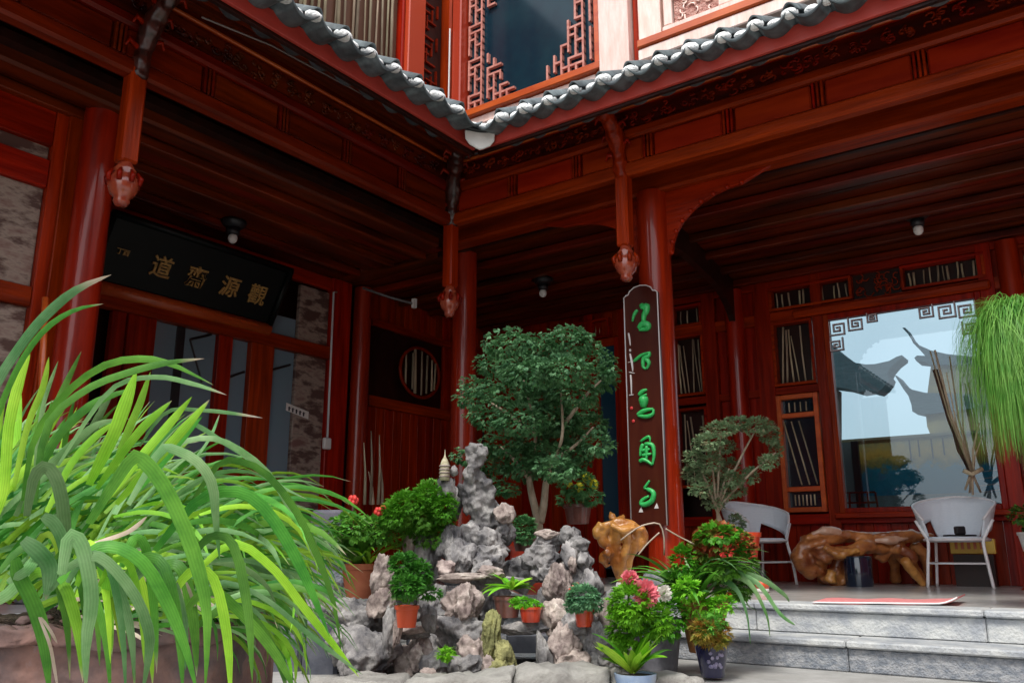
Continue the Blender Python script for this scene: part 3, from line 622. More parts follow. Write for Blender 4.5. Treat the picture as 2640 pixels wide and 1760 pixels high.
# arched brackets
def bracket(pts, fr, th, name, lab, loc):
    t = thing(name, lab, 'bracket', loc); MB().prism(pts, fr, th).build('arched_board', wood['x'], t, bevel=.004)
    return t
arc = [(0,0),(0,-.62),(.05,-.60)] + [(.05+.78*(1-cos(a)), -.60+.50*sin(a)) for a in [pi/2*k/8 for k in range(1,9)]] + [(1.12,0)]
t = bracket(arc[::-1], lambda a,b,t_: Vector((-2.84+a*.8, 6.15+t_, 3.25+b*.9)), .04, 'arched_bracket', 'carved arched bracket right of the board column under the beam', (-2.5,6.17,3.0))
m = MB()
for k in range(9):
    a = pi/2*k/8; m.sphere((-2.84+(.05+.78*(1-cos(a)))*.8, 6.14, 3.25+(-.60+.50*sin(a))*.9), .022, 8, 5)
m.build('carved_edge', wood['x'], t, smooth=True)['kind'] = 'stuff'
t = bracket([(-q[0],q[1]) for q in arc], lambda a,b,t_: Vector((-3.10+a*.9, 6.15+t_, 3.25+b*.8)), .04, 'arched_bracket', 'dim arched bracket left of the board column', (-3.5,6.17,3.0))
cb = thing('cross_beam', 'dark arched cross beam from the board column to the rear wall', 'beam', (-3.2, 7.5, 3.1))
arc2 = [(0,.15),(0,-.55)] + [(.1+.9*(1-cos(a)), -.50+.42*sin(a)) for a in [pi/2*k/8 for k in range(0,9)]] + [(1.8,-.08)] + [(1.8+.9*sin(a), -.50+.42*cos(a)) for a in [pi/2*k/8 for k in range(1,9)]] + [(2.75,-.55),(2.75,.15)]
MB().prism(arc2, lambda a,b,t_: Vector((-3.02-.12*a-t_, 6.28+a, 3.15+b)), .07).build('arched_board', darkw, cb)

# carved pendant posts
def merged(name, mb, mt, parent, vox, disp=.02, sc_=6):
    o = mb.build(name, mt, parent, smooth=True)
    md = o.modifiers.new('r','REMESH'); md.mode = 'VOXEL'; md.voxel_size = vox; md.use_smooth_shade = True
    tx = bpy.data.textures.new(name+'_tx','CLOUDS'); tx.noise_scale = 1/sc_; tx.noise_depth = 2
    dm = o.modifiers.new('d','DISPLACE'); dm.texture = tx; dm.strength = disp; dm.texture_coords = 'LOCAL'
    dgp = bpy.context.evaluated_depsgraph_get(); dgp.update(); me = bpy.data.meshes.new_from_object(o.evaluated_get(dgp)); 
    o.modifiers.clear(); old = o.data; o.data = me
    if not me.materials: me.materials.append(mt)
    for p_ in me.polygons: p_.use_smooth = True
    return o
darkw2 = mat('dim_carved_wood', (.018,.006,.004), .4, coat=.3, c2=(.07,.012,.006), scale=(18,18,18))
def pendant(x, y, label, ang):
    t = thing('pendant_post', label, 'pendant', (x, y, 2.38), 'carved pendant posts hanging from the eaves')
    MB().box(x-.055,x+.055,y-.055,y+.055,2.64,3.28).build('shaft', wood['z'], t, bevel=.014)
    prof = [(.0,2.36),(.035,2.365),(.05,2.39),(.045,2.41),(.075,2.44),(.092,2.49),(.085,2.54),(.06,2.57),(.07,2.59),(.05,2.62),(.045,2.65)]
    MB().lathe([(r,z-2.36) for r,z in prof], (x,y,2.36), 16).build('bulb', mat('pendant_red'+str(round(x*7)), (.26,.035,.018), .25, coat=.7, c2=(.36,.07,.03), scale=(20,20,20)), t, smooth=True)
    m = MB()
    for k in range(8):
        a = 2*pi*k/8; m.tube([(x+.09*cos(a),y+.09*sin(a),2.50),(x+.10*cos(a),y+.10*sin(a),2.54),(x+.075*cos(a),y+.075*sin(a),2.58)], [.016,.018,.008], 6)
    m.build('petal_ring', wood['z'], t, smooth=True)
    d = Vector((cos(ang), sin(ang), 0)); c = Vector((x,y,0))
    pts = spline([c+d*.02+Vector((0,0,3.22)), c+d*.06+Vector((0,0,3.40)), c+d*.16+Vector((0,0,3.60)), c+d*.36+Vector((0,0,3.72)), c+d*.52+Vector((0,0,3.70))], 12)
    mb_ = MB(); mb_.tube(pts, [.05,.055,.06,.05,.06,.07,.06,.055,.065,.06,.055,.05,.035], 8, squash=1.2)
    for k in range(2,12,2): mb_.sphere(pts[k]+Vector((0,0,-.05)), .045, 8, 6); mb_.sphere(pts[k]+Vector((0,0,.05)), .035, 8, 6)
    merged('scroll_bracket', mb_, wood['z'] if label.startswith('glossy') else darkw2, t, .014, .03, 14)
    m = MB(); s_ = Vector((-d.y, d.x, 0))
    for k in range(9):
        p_ = pts[3+k%9]; sg = 1 if k%2 else -1
        m.tube([p_+s_*sg*.04, p_+s_*sg*.10+Vector((0,0,.03)), p_+s_*sg*.12+Vector((0,0,-.02))], [.02,.016,.006], 6)
    m.build('carved_leaf', wood['z'], t, smooth=True)['kind'] = 'stuff'
    return t
pendant(-2.965, 5.65, 'glossy red pendant post in front of the board column', -pi/2)
pendant(-4.75, 5.65, 'dark pendant post hanging at the inner corner of the eaves', -pi/4)
pendant(-4.75, 2.54, 'pendant post with red bulb beside the thick left column', 0)

# ---- tiled eaves
def arc_tile(name, w_, sag, L, th, mt, n=10, up=False, lip=0):
    m = MB(); vs = []; sg = 1 if up else -1
    prof = []
    for k in range(n+1):
        a = -1+2*k/n; prof.append((a*w_/2, sg*sag*(1-a*a)))
    for (yy, sc__) in ((0,1.0),(L,1.0)):
        for xx, zz in prof: vs.append((xx, yy, zz))
        for xx, zz in prof: vs.append((xx, yy, zz+th))
    N = n+1; fs = []
    for k in range(n):
        fs += [(k,k+1,2*N+k+1,2*N+k),(N+k,2*N+N+k,2*N+N+k+1,N+k+1),(k,N+k,N+k+1,k+1),(2*N+k,2*N+k+1,3*N+k+1,3*N+k)]
    fs += [(0,2*N,3*N,N),(n,N+n,3*N+n,2*N+n)]
    m.add(vs, fs)
    if lip:      # pointed drip lip hanging from the front end
        o = [(x, 0, z) for x, z in prof]; q = [(x*.96, -.012, z-lip*(1-(x/(w_/2))**2)-.003) for x, z in prof]; o2 = [(x, -.012, z+th) for x, z in prof]
        q2 = [(x, .0, z) for x, y_, z in q]; 
        m.add(o2+q, [(k,k+1,N+k+1,N+k) for k in range(n)]); m.add(o+q2, [(k,N+k,N+k+1,k+1) for k in range(n)]); m.add(q+q2, [(k,k+1,N+k+1,N+k) for k in range(n)])
    return m.build(name, mt, None, smooth=True, local=True)
def eave(label, s_of, count, step, start, rot, side, pitch):
    t = thing('tiled_eave', label, 'roof', s_of(start, 0, 3.5))
    protoP = arc_tile('pan_tile', step*.985, .068, .42, .009, tile, lip=.010); protoP.parent = t
    protoC = arc_tile('cover_tile', step*.42, .05, .40, .012, tile, up=True); protoC.parent = t
    cap = MB(); cap.sphere((0,0,0), (step*.25,.07,.038), 12, 7); protoK = cap.build('plaster_cap', plaster, t, smooth=True, local=True)
    cap = MB(); cap.sphere((0,0,0), (step*.20,.06,.030), 12, 7); protoK2 = cap.build('plaster_cap', plaster, t, smooth=True, local=True)
    base = t.location.copy(); first = {}
    def place(pr, key, loc, rx, sc_=(1,1,1)):
        if key not in first: first[key] = pr; o = pr
        else: o = pr.copy(); col.objects.link(o); o.parent = t
        o.location = Vector(loc)-base; o.rotation_euler = (rx, 0, rot); o.scale = sc_
        return o
    for k in range(count):
        s = start + side*step*k
        for j in range(4):                                   # four courses up the slope
            dd = .02+j*.34; zz = 3.575+dd*math.tan(pitch)+.004*j
            place(protoP, 'p', s_of(s, -dd+(.20 if j == 0 else .16), zz-(.012 if j == 0 else .02)), .06 if j == 0 else pitch+.02)
            place(protoC, 'c', s_of(s+side*step/2, -dd+.17, zz+.0), pitch+.02)
        j1, j2, j3 = R.uniform(-.008,.008), R.uniform(-.006,.006), R.uniform(.9,1.12)
        place(protoK, 'k', s_of(s+side*step*.5+j1, .13, 3.592+j2), pitch, (j3,1,j3*.98))
        place(protoK2, 'k2', s_of(s+side*step*.02+j2, .09, 3.588+j1), pitch, (1.1,1,.95*j3))
    return t
PITCH = radians(27)
er = eave('grey tiled eave with white plaster caps of the right wing', lambda s,o,z: Vector((s,4.95-o,z)), 27, .2245, -3.68, 0, 1, PITCH)
el = eave('grey tiled eave with white plaster caps of the left wing', lambda s,o,z: Vector((-3.90+o,s,z)), 23, .2375, 4.66, pi/2, -1, PITCH)
MB().box(-3.88, 3.2, 4.925, 4.955, 3.445, 3.57).build('fascia', fasc, er, bevel=.004)
MB().box(-3.925, -3.895, -.8, 4.92, 3.445, 3.57).build('fascia', fasc, el, bevel=.004)
MB().box(-3.90, 3.2, 4.955, 4.985, 3.425, 3.47).build('lower_batten', darkw, er)
MB().box(-3.96, -3.93, -.8, 4.95, 3.425, 3.47).build('lower_batten', darkw, el)
# sloping soffits and roof decks
def slab4(a, b, c, d, th, nm, mt, par):
    a,b,c,d = map(Vector,(a,b,c,d)); z = Vector((0,0,th)); return MB().add([a,b,c,d,a+z,b+z,c+z,d+z],[(3,2,1,0),(4,5,6,7),(0,1,5,4),(1,2,6,5),(2,3,7,6),(3,0,4,7)]).build(nm, mt, par)
for k in range(5):
    q0, q1 = k/5, (k+1)/5-.012
    def R1(q): return 4.985+q*.66, 3.47+q*.40
    ya_, za_ = R1(q0); yb_, zb2 = R1(q1); xa_ = -3.93-q0*.8; xb_ = -3.93-q1*.8
    slab4((xa_,ya_,za_),(3.2,ya_,za_),(3.2,yb_,zb2),(xb_,yb_,zb2),.02,'soffit_board',woodp['x'],er)
    def L1(q): return -3.96-q*.76, 3.47+q*.40
    xa_, za_ = L1(q0); xb_, zb2 = L1(q1); yy0 = 4.98+q0*.66; yy1 = 4.98+q1*.66
    slab4((xa_,yy0,za_),(xa_,-.8,za_),(xb_,-.8,zb2),(xb_,yy1,zb2),.02,'soffit_board',woodp['y'],el)
tp = math.tan(PITCH)
slab4((-3.9,4.96,3.50),(3.2,4.96,3.50),(3.2,6.25,3.50+1.29*tp),(-5.25,6.25,3.50+1.29*tp),.03,'roof_deck',tile,er)
slab4((-3.92,4.94,3.50),(-3.92,-.8,3.50),(-5.25,-.8,3.50+1.33*tp),(-5.25,6.1,3.50+1.33*tp),.03,'roof_deck',tile,el)
# corner valley tile
vt = thing('valley_spout', 'white shield shaped drip tile at the inner corner of the eaves', 'drip tile', (-3.80,4.85,3.5))
dv = Vector((.735,-.68,0)).normalized(); sv = Vector((.68,.735,0)).normalized(); c0 = Vector((-3.86,4.90,3.56))
m = MB(); n_ = 12; vs = []
for (q, zz) in ((.10,0),(-1.5,.75)):
    for th_ in (0,.016):
        for k in range(n_+1):
            a = -1+2*k/n_; vs.append(c0+dv*q+sv*a*.16+Vector((0,0,zz-.085*(1-a*a)+th_+.03)))
N = n_+1; fs = []
for k in range(n_): fs += [(k,k+1,2*N+k+1,2*N+k),(N+k,3*N+k,3*N+k+1,N+k+1),(k,N+k,N+k+1,k+1)]
m.add(vs, fs); m.build('trough_tile', tile, vt, smooth=True)
sh = [(-.13,0),(.13,0),(.125,-.07),(.09,-.115),(.03,-.145),(0,-.155),(-.03,-.145),(-.09,-.115),(-.125,-.07)]
dish = lambda a,b,t_: c0+dv*(.11+t_+.0*b)+sv*a+Vector((0,0,b-.035-.0*(1-(a/.13)**2)))
MB().prism([(a*.92,b) for a,b in sh], dish, .02).build('drip_plate', mat('limewash',(.62,.62,.58),.8,c2=(.72,.71,.66),scale=(12,12,12)), vt, bevel=.006)
m = MB(); m.tube([c0+dv*.135+sv*(.135*a)+Vector((0,0,-.03*(1-a*a)+.0)) for a in [-1+k/5 for k in range(11)]], .02, 8); m.build('rolled_lip', steel, vt, smooth=True)
m = MB(); m.tube([c0+dv*.12+sv*(.13*a)+Vector((0,0,-.02*(1-a*a)+.03)) for a in [-1+k/5 for k in range(11)]], .028, 8); m.build('plaster_bead', plaster, vt, smooth=True)
# thin cable below the left eave
tag(MB().tube([P(520,45,5.2),P(700,118,5.6),P(900,225,6.2),P(1090,322,6.9),P(1165,372,7.2)], .006, 6).build('cable', mat('grey_cable',(.16,.13,.12),.6), None, smooth=True), 'thin grey cable strung beneath the left eave', 'cable')

# ------------------------------------------------------------------ upper storey
ur = thing('upper_wall', 'sunlit upper storey wall of the right wing', None, (-3, 6.15, 4.4)); ur['kind'] = 'structure'
ul = thing('upper_wall', 'red upper storey wall of the left wing', None, (-5.2, 3, 4.4)); ul['kind'] = 'structure'
YU, XU, ZB, ZT = 6.15, -5.2, 4.02, 7.0
MB().box(-5.2, 3.2, YU+.12, YU+.2, ZB-.2, ZT).build('back_panel', darkw, ur)
MB().box(XU-.2, XU-.12, -.8, YU, ZB-.2, ZT).build('back_panel', darkw, ul)
def ub(x0,x1,z0,z1,d,m,nm='post',par=ur,bev=.01): return MB().box(x0,x1,YU-d,YU+.1,z0,z1).build(nm,m,par,bevel=bev)
def vb(y0,y1,z0,z1,d,m,nm='post',par=ul,bev=.01): return MB().box(XU-.1,XU+d,y0,y1,z0,z1).build(nm,m,par,bevel=bev)
t = thing('corner_post', 'broad red corner post of the upper storey', 'column', (-5.2,6.15,ZB))
MB().box(-5.36,-5.10,6.0,6.32,ZB,ZT).build('post', wood['z'], t, bevel=.02)
MB().box(-5.098,-4.98,6.02,6.2,ZB,ZT).build('post', mat('bright_red_post',(.36,.035,.012),.35,coat=.4), t, bevel=.012)
MB().tube([(-5.10,5.992,ZB+.2),(-5.10,5.992,5.6)], .009, 6).build('white_strip', silver, t)
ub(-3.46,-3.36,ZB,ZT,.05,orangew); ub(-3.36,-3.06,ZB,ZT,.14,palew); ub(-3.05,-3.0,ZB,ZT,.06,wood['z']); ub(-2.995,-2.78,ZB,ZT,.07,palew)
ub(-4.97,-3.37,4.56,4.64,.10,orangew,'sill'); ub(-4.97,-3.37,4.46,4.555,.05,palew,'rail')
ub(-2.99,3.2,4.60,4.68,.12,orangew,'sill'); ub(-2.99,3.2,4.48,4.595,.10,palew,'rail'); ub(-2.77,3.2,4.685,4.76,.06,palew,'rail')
for k, x0 in enumerate((-2.76,-2.0,-1.25,-.5,.3,1.1,1.9)):
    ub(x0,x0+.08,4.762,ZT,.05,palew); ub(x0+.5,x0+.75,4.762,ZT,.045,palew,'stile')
    cp = ub(x0+.09,x0+.49,4.77,5.02,.01,mat('carved_pink'+str(k),(.38,.13,.10),.6,c2=(.62,.36,.30),scale=(30,30,30),bump=1,bumpd=.03),'carved_panel',bev=0)
    m = MB()
    for j in range(16):
        c_ = Vector((x0+R.uniform(.13,.45), YU-.02, R.uniform(4.8,5.0))); a0 = R.uniform(0,6); r = R.uniform(.02,.05)
        m.tube([c_+Vector((cos(a0+q)*r,0,sin(a0+q)*r)) for q in (0,.8,1.6,2.4)], .008, 5)
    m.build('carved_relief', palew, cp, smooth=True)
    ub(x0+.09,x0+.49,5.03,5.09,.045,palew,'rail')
    ub(x0+.09,x0+.49,5.10,6.9,.0,glassd,'pane',bev=0)
# fret window with octagonal opening
fw = thing('fret_window', 'large fretwork window round a dark glass opening above the tiled corner', 'window', (-4.18, YU, 4.65))
MB().box(-4.97,-3.47,YU+.02,YU+.03,4.65,6.9).build('pane', mat('night_blue_glass',(.004,.016,.030),.12,spec=.3,c2=(.006,.028,.042),scale=(2,2,2)), fw)
m = MB(); g_ = .080; cx, cz = -4.20, 5.50
def outside(x, z): 
    a = abs(x-cx)/.54; b_ = abs(z-cz)/.92
    return max(a, b_, (a+b_)*.83) > 1
i = 0
xsr = [-4.95+g_*k for k in range(19)]; zsr = [4.67+g_*k for k in range(24)]
for a, x in enumerate(xsr):
    for b_, z in enumerate(zsr):
        if outside(x+.02, z+.02):
            hsh = (a*7+b_*13+(a*b_)%5) % 5
            if hsh in (0,1,3) and x+g_ < -3.45: i += 1; m.box(x-.011, x+g_+.011, YU-.02-.0003*(i%9), YU+.015, z-.011, z+.011)
            if hsh in (0,2,4,3): i += 1; m.box(x-.011, x+.011, YU-.021-.0003*(i%7), YU+.0155, z-.0115, z+g_+.0115)
m.build('fretwork', mat('fret_red',(.40,.13,.10),.5,c2=(.56,.25,.20),scale=(20,20,20)), fw)
# left upper wall
MB().box(XU-.1,XU+.03,-.8,5.98,ZB,4.62).build('sill_beam', wood['y'], ul, bevel=.01)
vb(5.38,5.62,ZB,ZT,.10,mat('bright_red_post2',(.45,.05,.014),.35,coat=.4)); vb(3.1,3.28,ZB,ZT,.08,wood['z'])
vb(5.34,5.378,4.62,ZT,.05,wood['z'],'stile')
t = thing('slatted_window', 'upper window with tall pale brown reeds left of the corner post', 'window', (XU,4.4,4.62))
MB().box(XU-.05,XU-.03,3.28,5.34,4.62,6.9).build('back_board', mat('brown_board',(.12,.045,.02),.7), t)
for k in range(26):
    y_ = 3.34+1.96*(k+R.uniform(.2,.8))/26
    MB().tube([(XU-.005,y_,4.63),(XU-.005+R.uniform(-.01,.01),y_+R.uniform(-.05,.05),6.8)], R.uniform(.007,.02), 6).build('reed', reed, t, smooth=True)
t = thing('narrow_fret_panel', 'narrow carved fret panel between the two upper red posts', 'carving', (XU,5.8,4.62))
MB().box(XU-.04,XU-.02,5.62,5.99,4.62,6.9).build('back_board', darkw, t); m = MB()
for k in range(24):
    z = 4.66+k*.095; a = R.uniform(0,.12); m.box(XU-.018,XU+.005-.0004*(k%5),5.64+a,5.78+a,z-.009,z+.009); m.box(XU-.0185,XU+.003,5.66+(k%4)*.08,5.678+(k%4)*.08,z,z+.15)
m.build('fretwork', wood['y'], t)

# ------------------------------------------------------------------ opposite halls (seen in the large window) and an unseen hall added for shade
roofm = mat('slate_roof', (.04,.07,.08), .8, c2=(.07,.10,.11), scale=(3,12,12), bump=.4)
def wx(u, v, y): p = on(u, v, 'y', y); return (p.x, p.z)
def hall(name, label, roofs, body, y, wm):
    t = thing(name, label, 'building', (wx(*body[0],y)[0], y, GR)); fr = lambda a,b,t_: Vector((a, y+t_, b))
    for r_ in roofs: MB().prism([wx(u,v,y) for u,v in r_][::-1], fr, .5).build('roof', roofm, t)
    MB().prism([wx(u,v,y) for u,v in body][::-1], lambda a,b,t_: Vector((a, y+.08+t_, b)), .4).build('wall', wm, t)
    return t
YH = 15.0
h1 = hall('rear_pavilion', 'slate roofed pavilion with upturned corner seen at left through the large window', [[(2060,820),(2160,903),(2185,922),(2206,935),(2232,939),(2256,938),(2292,930),(2312,919),(2325,915),(2324,922),(2306,936),(2292,952),(2286,964),(2292,972),(2288,984),(2276,1000),(2262,1011),(2240,1006),(2215,1010),(2180,1000),(2060,985)]], [(2060,990),(2150,1000),(2150,1320),(2060,1320)], YH, mat('pavilion_wall',(.10,.05,.03),.8))
h2 = hall('rear_tower', 'two tiered tower with swept dark eaves seen at right through the large window',
  [[(2326,845),(2333,844),(2345,868),(2366,888),(2400,903),(2440,912),(2485,917),(2680,925),(2680,940),(2400,940),(2384,932),(2362,930),(2357,922),(2364,916),(2385,917),(2372,902),(2354,884),(2346,866)],
   [(2307,968),(2312,968),(2332,992),(2352,1004),(2385,1012),(2680,1020),(2680,1030),(2400,1066),(2378,1066),(2352,1060),(2350,1044),(2342,1020),(2330,1004)]], [(2398,938),(2680,938),(2680,1140),(2412,1140),(2396,1118),(2388,1098),(2384,1062),(2390,1000)], YH+1, mat('tower_wall',(.17,.13,.07),.85,c2=(.28,.21,.08),scale=(2,2,5)))
t = thing('unseen_shade_hall', 'unseen red timber hall added right of the court to darken the left wing', 'building', (6.5, 0, GR))
MB().box(6.2, 10, -7, 9.6, GR, 6.2).build('wall', wood['z'], t)  # out of view; added to block skylight and darken the left wing
MB().add([(5.2,-7.5,5.6),(5.2,10,5.6),(8.5,10,8.4),(8.5,-7.5,8.4),(5.2,-7.5,5.45),(5.2,10,5.45),(8.5,10,8.25),(8.5,-7.5,8.25)],[(0,1,2,3),(7,6,5,4),(0,4,5,1),(1,5,6,2),(2,6,7,3),(3,7,4,0)]).build('roof', roofm, t)  # roof of the unseen hall, added with it for shade

# ------------------------------------------------------------------ ceiling lamps
def lamp(p, label):
    t = thing('ceiling_lamp', label, 'lamp', p, 'small black ceiling lamps under the porch')
    MB().lathe([(.11,0),(.12,-.02),(.09,-.06),(.05,-.075)][::-1], p, 16).build('canopy', steel, t, smooth=True)
    MB().lathe([(.045,-.14),(.06,-.12),(.06,-.075)], p, 14).build('collar', steel, t, smooth=True)
    MB().sphere(p+Vector((0,0,-.17)), (.043,.043,.05), 14, 10).build('bulb', whitep, t, smooth=True)
lamp(Vector((-6.42,4.52,3.30)), 'dim ceiling lamp above the gilt name plaque')
lamp(Vector((-5.05,7.62,3.30)), 'faint ceiling lamp behind the bonsai over the rear gallery')
lamp(Vector((-1.24,7.98,3.30)), 'black ceiling lamp with white bulb above the large window')

# ------------------------------------------------------------------ chairs
def arm_chair():
    t = thing('rattan_chair', 'pale rattan tub chair right of the root bench with a black box on its seat', 'chair', (0,0,0), 'pale rattan tub chairs on the porch')
    m = MB(); NT, NZ = 56, 6; vs = []
    def prof(th):                      # th 0 = back, +-pi = front
        a = abs(th); T = radians(128)
        zt = .83-.17*(a/T)**1.6 if a < T*.86 else .83-.17*(.86)**1.6-(a-T*.86)/(T*.14)*.10
        zb = .44 if a < radians(40) else (.44+(a-radians(40))/radians(5)*.17 if a < radians(45) else .61-(a-radians(45))/radians(83)*.16)
        return zb, max(zt, zb+.03)
    def pt(th, z, e=0):
        f_ = (z-.44)/.38; rx = .235+.085*f_+e; ry = .235+.075*f_+e
        return (rx*sin(th), ry*cos(th)+.0, z)
    T = radians(128); N = NT+1
    for e in (0, .014):
        for j in range(NZ+1):
            for i in range(N):
                th = -T+2*T*i/NT; zb, zt = prof(th); vs.append(pt(th, zb+(zt-zb)*j/NZ, e))
    o = N*(NZ+1); fs = []
    for j in range(NZ):
        for i in range(NT):
            a = j*N+i; fs += [(a,a+1,a+N+1,a+N),(o+a,o+a+N,o+a+N+1,o+a+1)]
    for i in range(NT): fs += [(i,o+i,o+i+1,i+1),(NZ*N+i,NZ*N+i+1,o+NZ*N+i+1,o+NZ*N+i)]
    for j in range(NZ): fs += [(j*N,j*N+N,o+j*N+N,o+j*N),(j*N+NT,o+j*N+NT,o+j*N+N+NT,j*N+N+NT)]
    m.add(vs, fs); m.build('shell', rattan, t, smooth=True, local=True)
    m = MB(); m.tube([pt(-T+2*T*i/40, prof(-T+2*T*i/40)[1]+.004, .007) for i in range(41)], .011, 8); m.build('top_rim', tubew, t, smooth=True, local=True)
    MB().lathe([(.0,.405),(.20,.405),(.235,.42),(.24,.44),(.22,.452),(0,.455)], (0,0,0), 28, cap=False).build('seat', rattan, t, smooth=True, local=True)
    MB().tube([(.243*cos(a),.243*sin(a),.425) for a in [2*pi*k/28 for k in range(29)]], .013, 8, cap=False).build('seat_ring', tubew, t, smooth=True, local=True)
    for sx in (-1,1):
        MB().tube(spline([(sx*.235,-.20,0),(sx*.215,-.19,.22),(sx*.20,-.155,.40),(sx*.23,-.13,.48),(sx*.285,-.11,.60)],14), .013, 8).build('leg', tubew, t, smooth=True, local=True)
        MB().tube(spline([(sx*.21,.24,0),(sx*.19,.19,.22),(sx*.175,.165,.41)],8), .012, 8).build('leg', tubew, t, smooth=True, local=True)
        MB().tube([(sx*.213,-.185,.22),(sx*.188,.19,.22)], .008, 6).build('rung', tubew, t, smooth=True, local=True)
    MB().tube([(-.213,-.187,.215),(.213,-.187,.215)], .008, 6).build('rung', tubew, t, smooth=True, local=True)
    MB().tube([(-.188,.19,.215),(.188,.19,.215)], .008, 6).build('rung', tubew, t, smooth=True, local=True)
    return t
def floor_pt(u, v): return on(u, v, 'z', FL)
ch = arm_chair(); cR = P(2480, 1500, 7.25); cR.z = FL; ch.location = cR; ch.rotation_euler = (0,0,YAW-.55); ch.scale = (1.04,1.04,.93)
c2 = dup(ch, floor_pt(1962,1505), YAW+.4, 'pale rattan tub chair beside the reed sash, left of the root bench')
t = thing('phone_tray', 'small black box on a flat black tray lying on the right chair seat', 'box', cR+Vector((.0,-.02,.43)))
Mx = Matrix.Translation(cR+Vector((.03,-.05,.424))) @ Matrix.Rotation(YAW,4,'Z')
MB().box(-.11,.12,-.06,.06,0,.014,Mx).build('tray', steel, t, bevel=.003); MB().box(-.03,.05,-.03,.03,.0145,.085,Mx).build('box', steel, t, bevel=.01)
t = thing('yellow_card_box', 'yellow printed card box seen under the right chair', 'box', P(2505,1405,7.62))
Mx = Matrix.Translation(P(2508,1406,7.62)) @ Matrix.Rotation(0,4,'Z')
MB().box(-.18,.18,-.04,.04,-.07,.06,Mx).build('carton', yellowp, t, bevel=.006)
m = MB()
for k in range(5): m.box(-.14+k*.05,-.115+k*.05,-.043,-.0405,-.03,.03,Mx)
m.build('print_mark', orangew, t)
MB().box(-.16,.16,-.06,.06,-.37,-.075,Mx).build('support_block', darkw, t)
# bucket
c = floor_pt(2217,1511); r = .122
t = thing('waste_bucket', 'shiny dark navy cylindrical bucket standing before the root bench', 'bucket', c)
MB().lathe([(r*.94,0),(r*.96,.01),(r,.25),(r*.985,.255),(r*.93,.25),(r*.88,.012)], c, 32, cap=False).build('body', bucketm, t, smooth=True)
MB().lathe([(0,.012),(r*.88,.012)], c, 32, cap=False).build('inner_base', steel, t)
MB().tube([c+Vector((r*cos(a),r*sin(a),.253)) for a in [2*pi*k/32 for k in range(33)]], .006, 6, cap=False).build('rim', bucketm, t, smooth=True)
# mat
a, b_ = on(2095,1553,'z',FL+.01), on(2470,1557,'z',FL+.01); a2, b2 = on(2130,1543,'z',FL+.01), on(2490,1546,'z',FL+.01)
t = thing('door_mat', 'thin pink red mat lying at the edge of the porch floor', 'mat', (a+b2)/2)
nn = 24; top = []; bot = []
for k in range(nn+1):
    q = k/nn; lf = .035*max(0,(q-.85)/.15)**2+.003*sin(q*17)
    for A_, B_ in ((a,b_),(a2,b2)): p_ = A_.lerp(B_, q); top.append(p_+Vector((0,0,lf+.006))); bot.append(p_+Vector((0,0,lf-.004)))
M_ = len(top); fs = []
for k in range(nn): fs += [(2*k,2*k+2,2*k+3,2*k+1),(M_+2*k,M_+2*k+1,M_+2*k+3,M_+2*k+2),(2*k,M_+2*k,M_+2*k+2,2*k+2),(2*k+1,2*k+3,M_+2*k+3,M_+2*k+1)]
fs += [(0,1,M_+1,M_),(2*nn,M_+2*nn,M_+2*nn+1,2*nn+1)]
MB().add(top+bot, fs).build('carpet', matp, t, smooth=False)
MB().tube([a.lerp(b_,k/nn)+Vector((0,-.004,.003+.035*max(0,(k/nn-.85)/.15)**2)) for k in range(nn+1)], .005, 6).build('pale_hem', tubew, t, smooth=True)
c = floor_pt(1966,1527)
t = thing('red_tub', 'small round red tub with pale base on the porch edge', 'tub', c)
MB().lathe([(.035,0),(.05,.01),(.05,.03)], c, 16).build('base', whitep, t, smooth=True); MB().lathe([(.048,.03),(.055,.05),(.052,.09),(.02,.10)], c, 16).build('body', redgl, t, smooth=True)

# ------------------------------------------------------------------ polished root furniture (voxel-merged tubes)
t = thing('root_bench', 'gnarled polished tree root bench between the two pale chairs', 'bench', P(2230,1505,7.7))
m = MB(); D = 7.72; K = px(D)
def rt(pts, rads, dd=0, n=10): m.tube(spline([P(u,v,D+(q[0] if q else 0)+dd) for u,v,*q in pts], 3*len(pts)), [K*(rads[min(len(rads)-1,int(i/(3*len(pts)+1)*len(rads)))]) for i in range(3*len(pts)+1)], n)
rt([(2070,1400),(2110,1385),(2180,1382),(2260,1388),(2340,1382),(2400,1384)], [18,20,13,12,16,12]); rt([(2080,1392,.2),(2200,1384,.25),(2390,1384,.2)], [16,14,14])
rt([(2085,1400),(2065,1430),(2085,1465),(2110,1470),(2120,1440)], [20,26,24,18,14]); rt([(2110,1400),(2118,1430),(2106,1455)], [26,28,16], -.05)
rt([(2120,1405,-.1),(2150,1425,-.12),(2200,1420,-.12),(2235,1408,-.1),(2290,1418)], [14,17,19,17,12])
rt([(2165,1430),(2160,1465),(2140,1492),(2135,1503)], [16,18,24,26]); rt([(2160,1460),(2175,1500)], [16,20]); 
rt([(2300,1400),(2325,1425),(2345,1445),(2365,1475),(2388,1508)], [20,24,17,14,13]); rt([(2355,1400,.1),(2385,1440,.1),(2395,1508,.1)], [16,14,12])
rt([(2320,1415,-.08),(2350,1430,-.1),(2345,1455,-.06)], [14,16,12]); rt([(2255,1430),(2275,1440),(2290,1425)], [10,12,10]); rt([(2310,1500,.35),(2300,1400,.3)],[14,18]); rt([(2120,1500,.35),(2110,1400,.3)],[14,18])
rt([(2075,1388,-.05),(2150,1376,-.05),(2240,1382,-.05),(2330,1376,-.05),(2405,1382,-.05)], [9,11,10,11,9])
merged('root_body', m, rootb, t, .016, .035, 9)
palef = mat('pale_root_face',(.50,.25,.15),.3,coat=.5,c2=(.66,.42,.30),scale=(9,9,9))
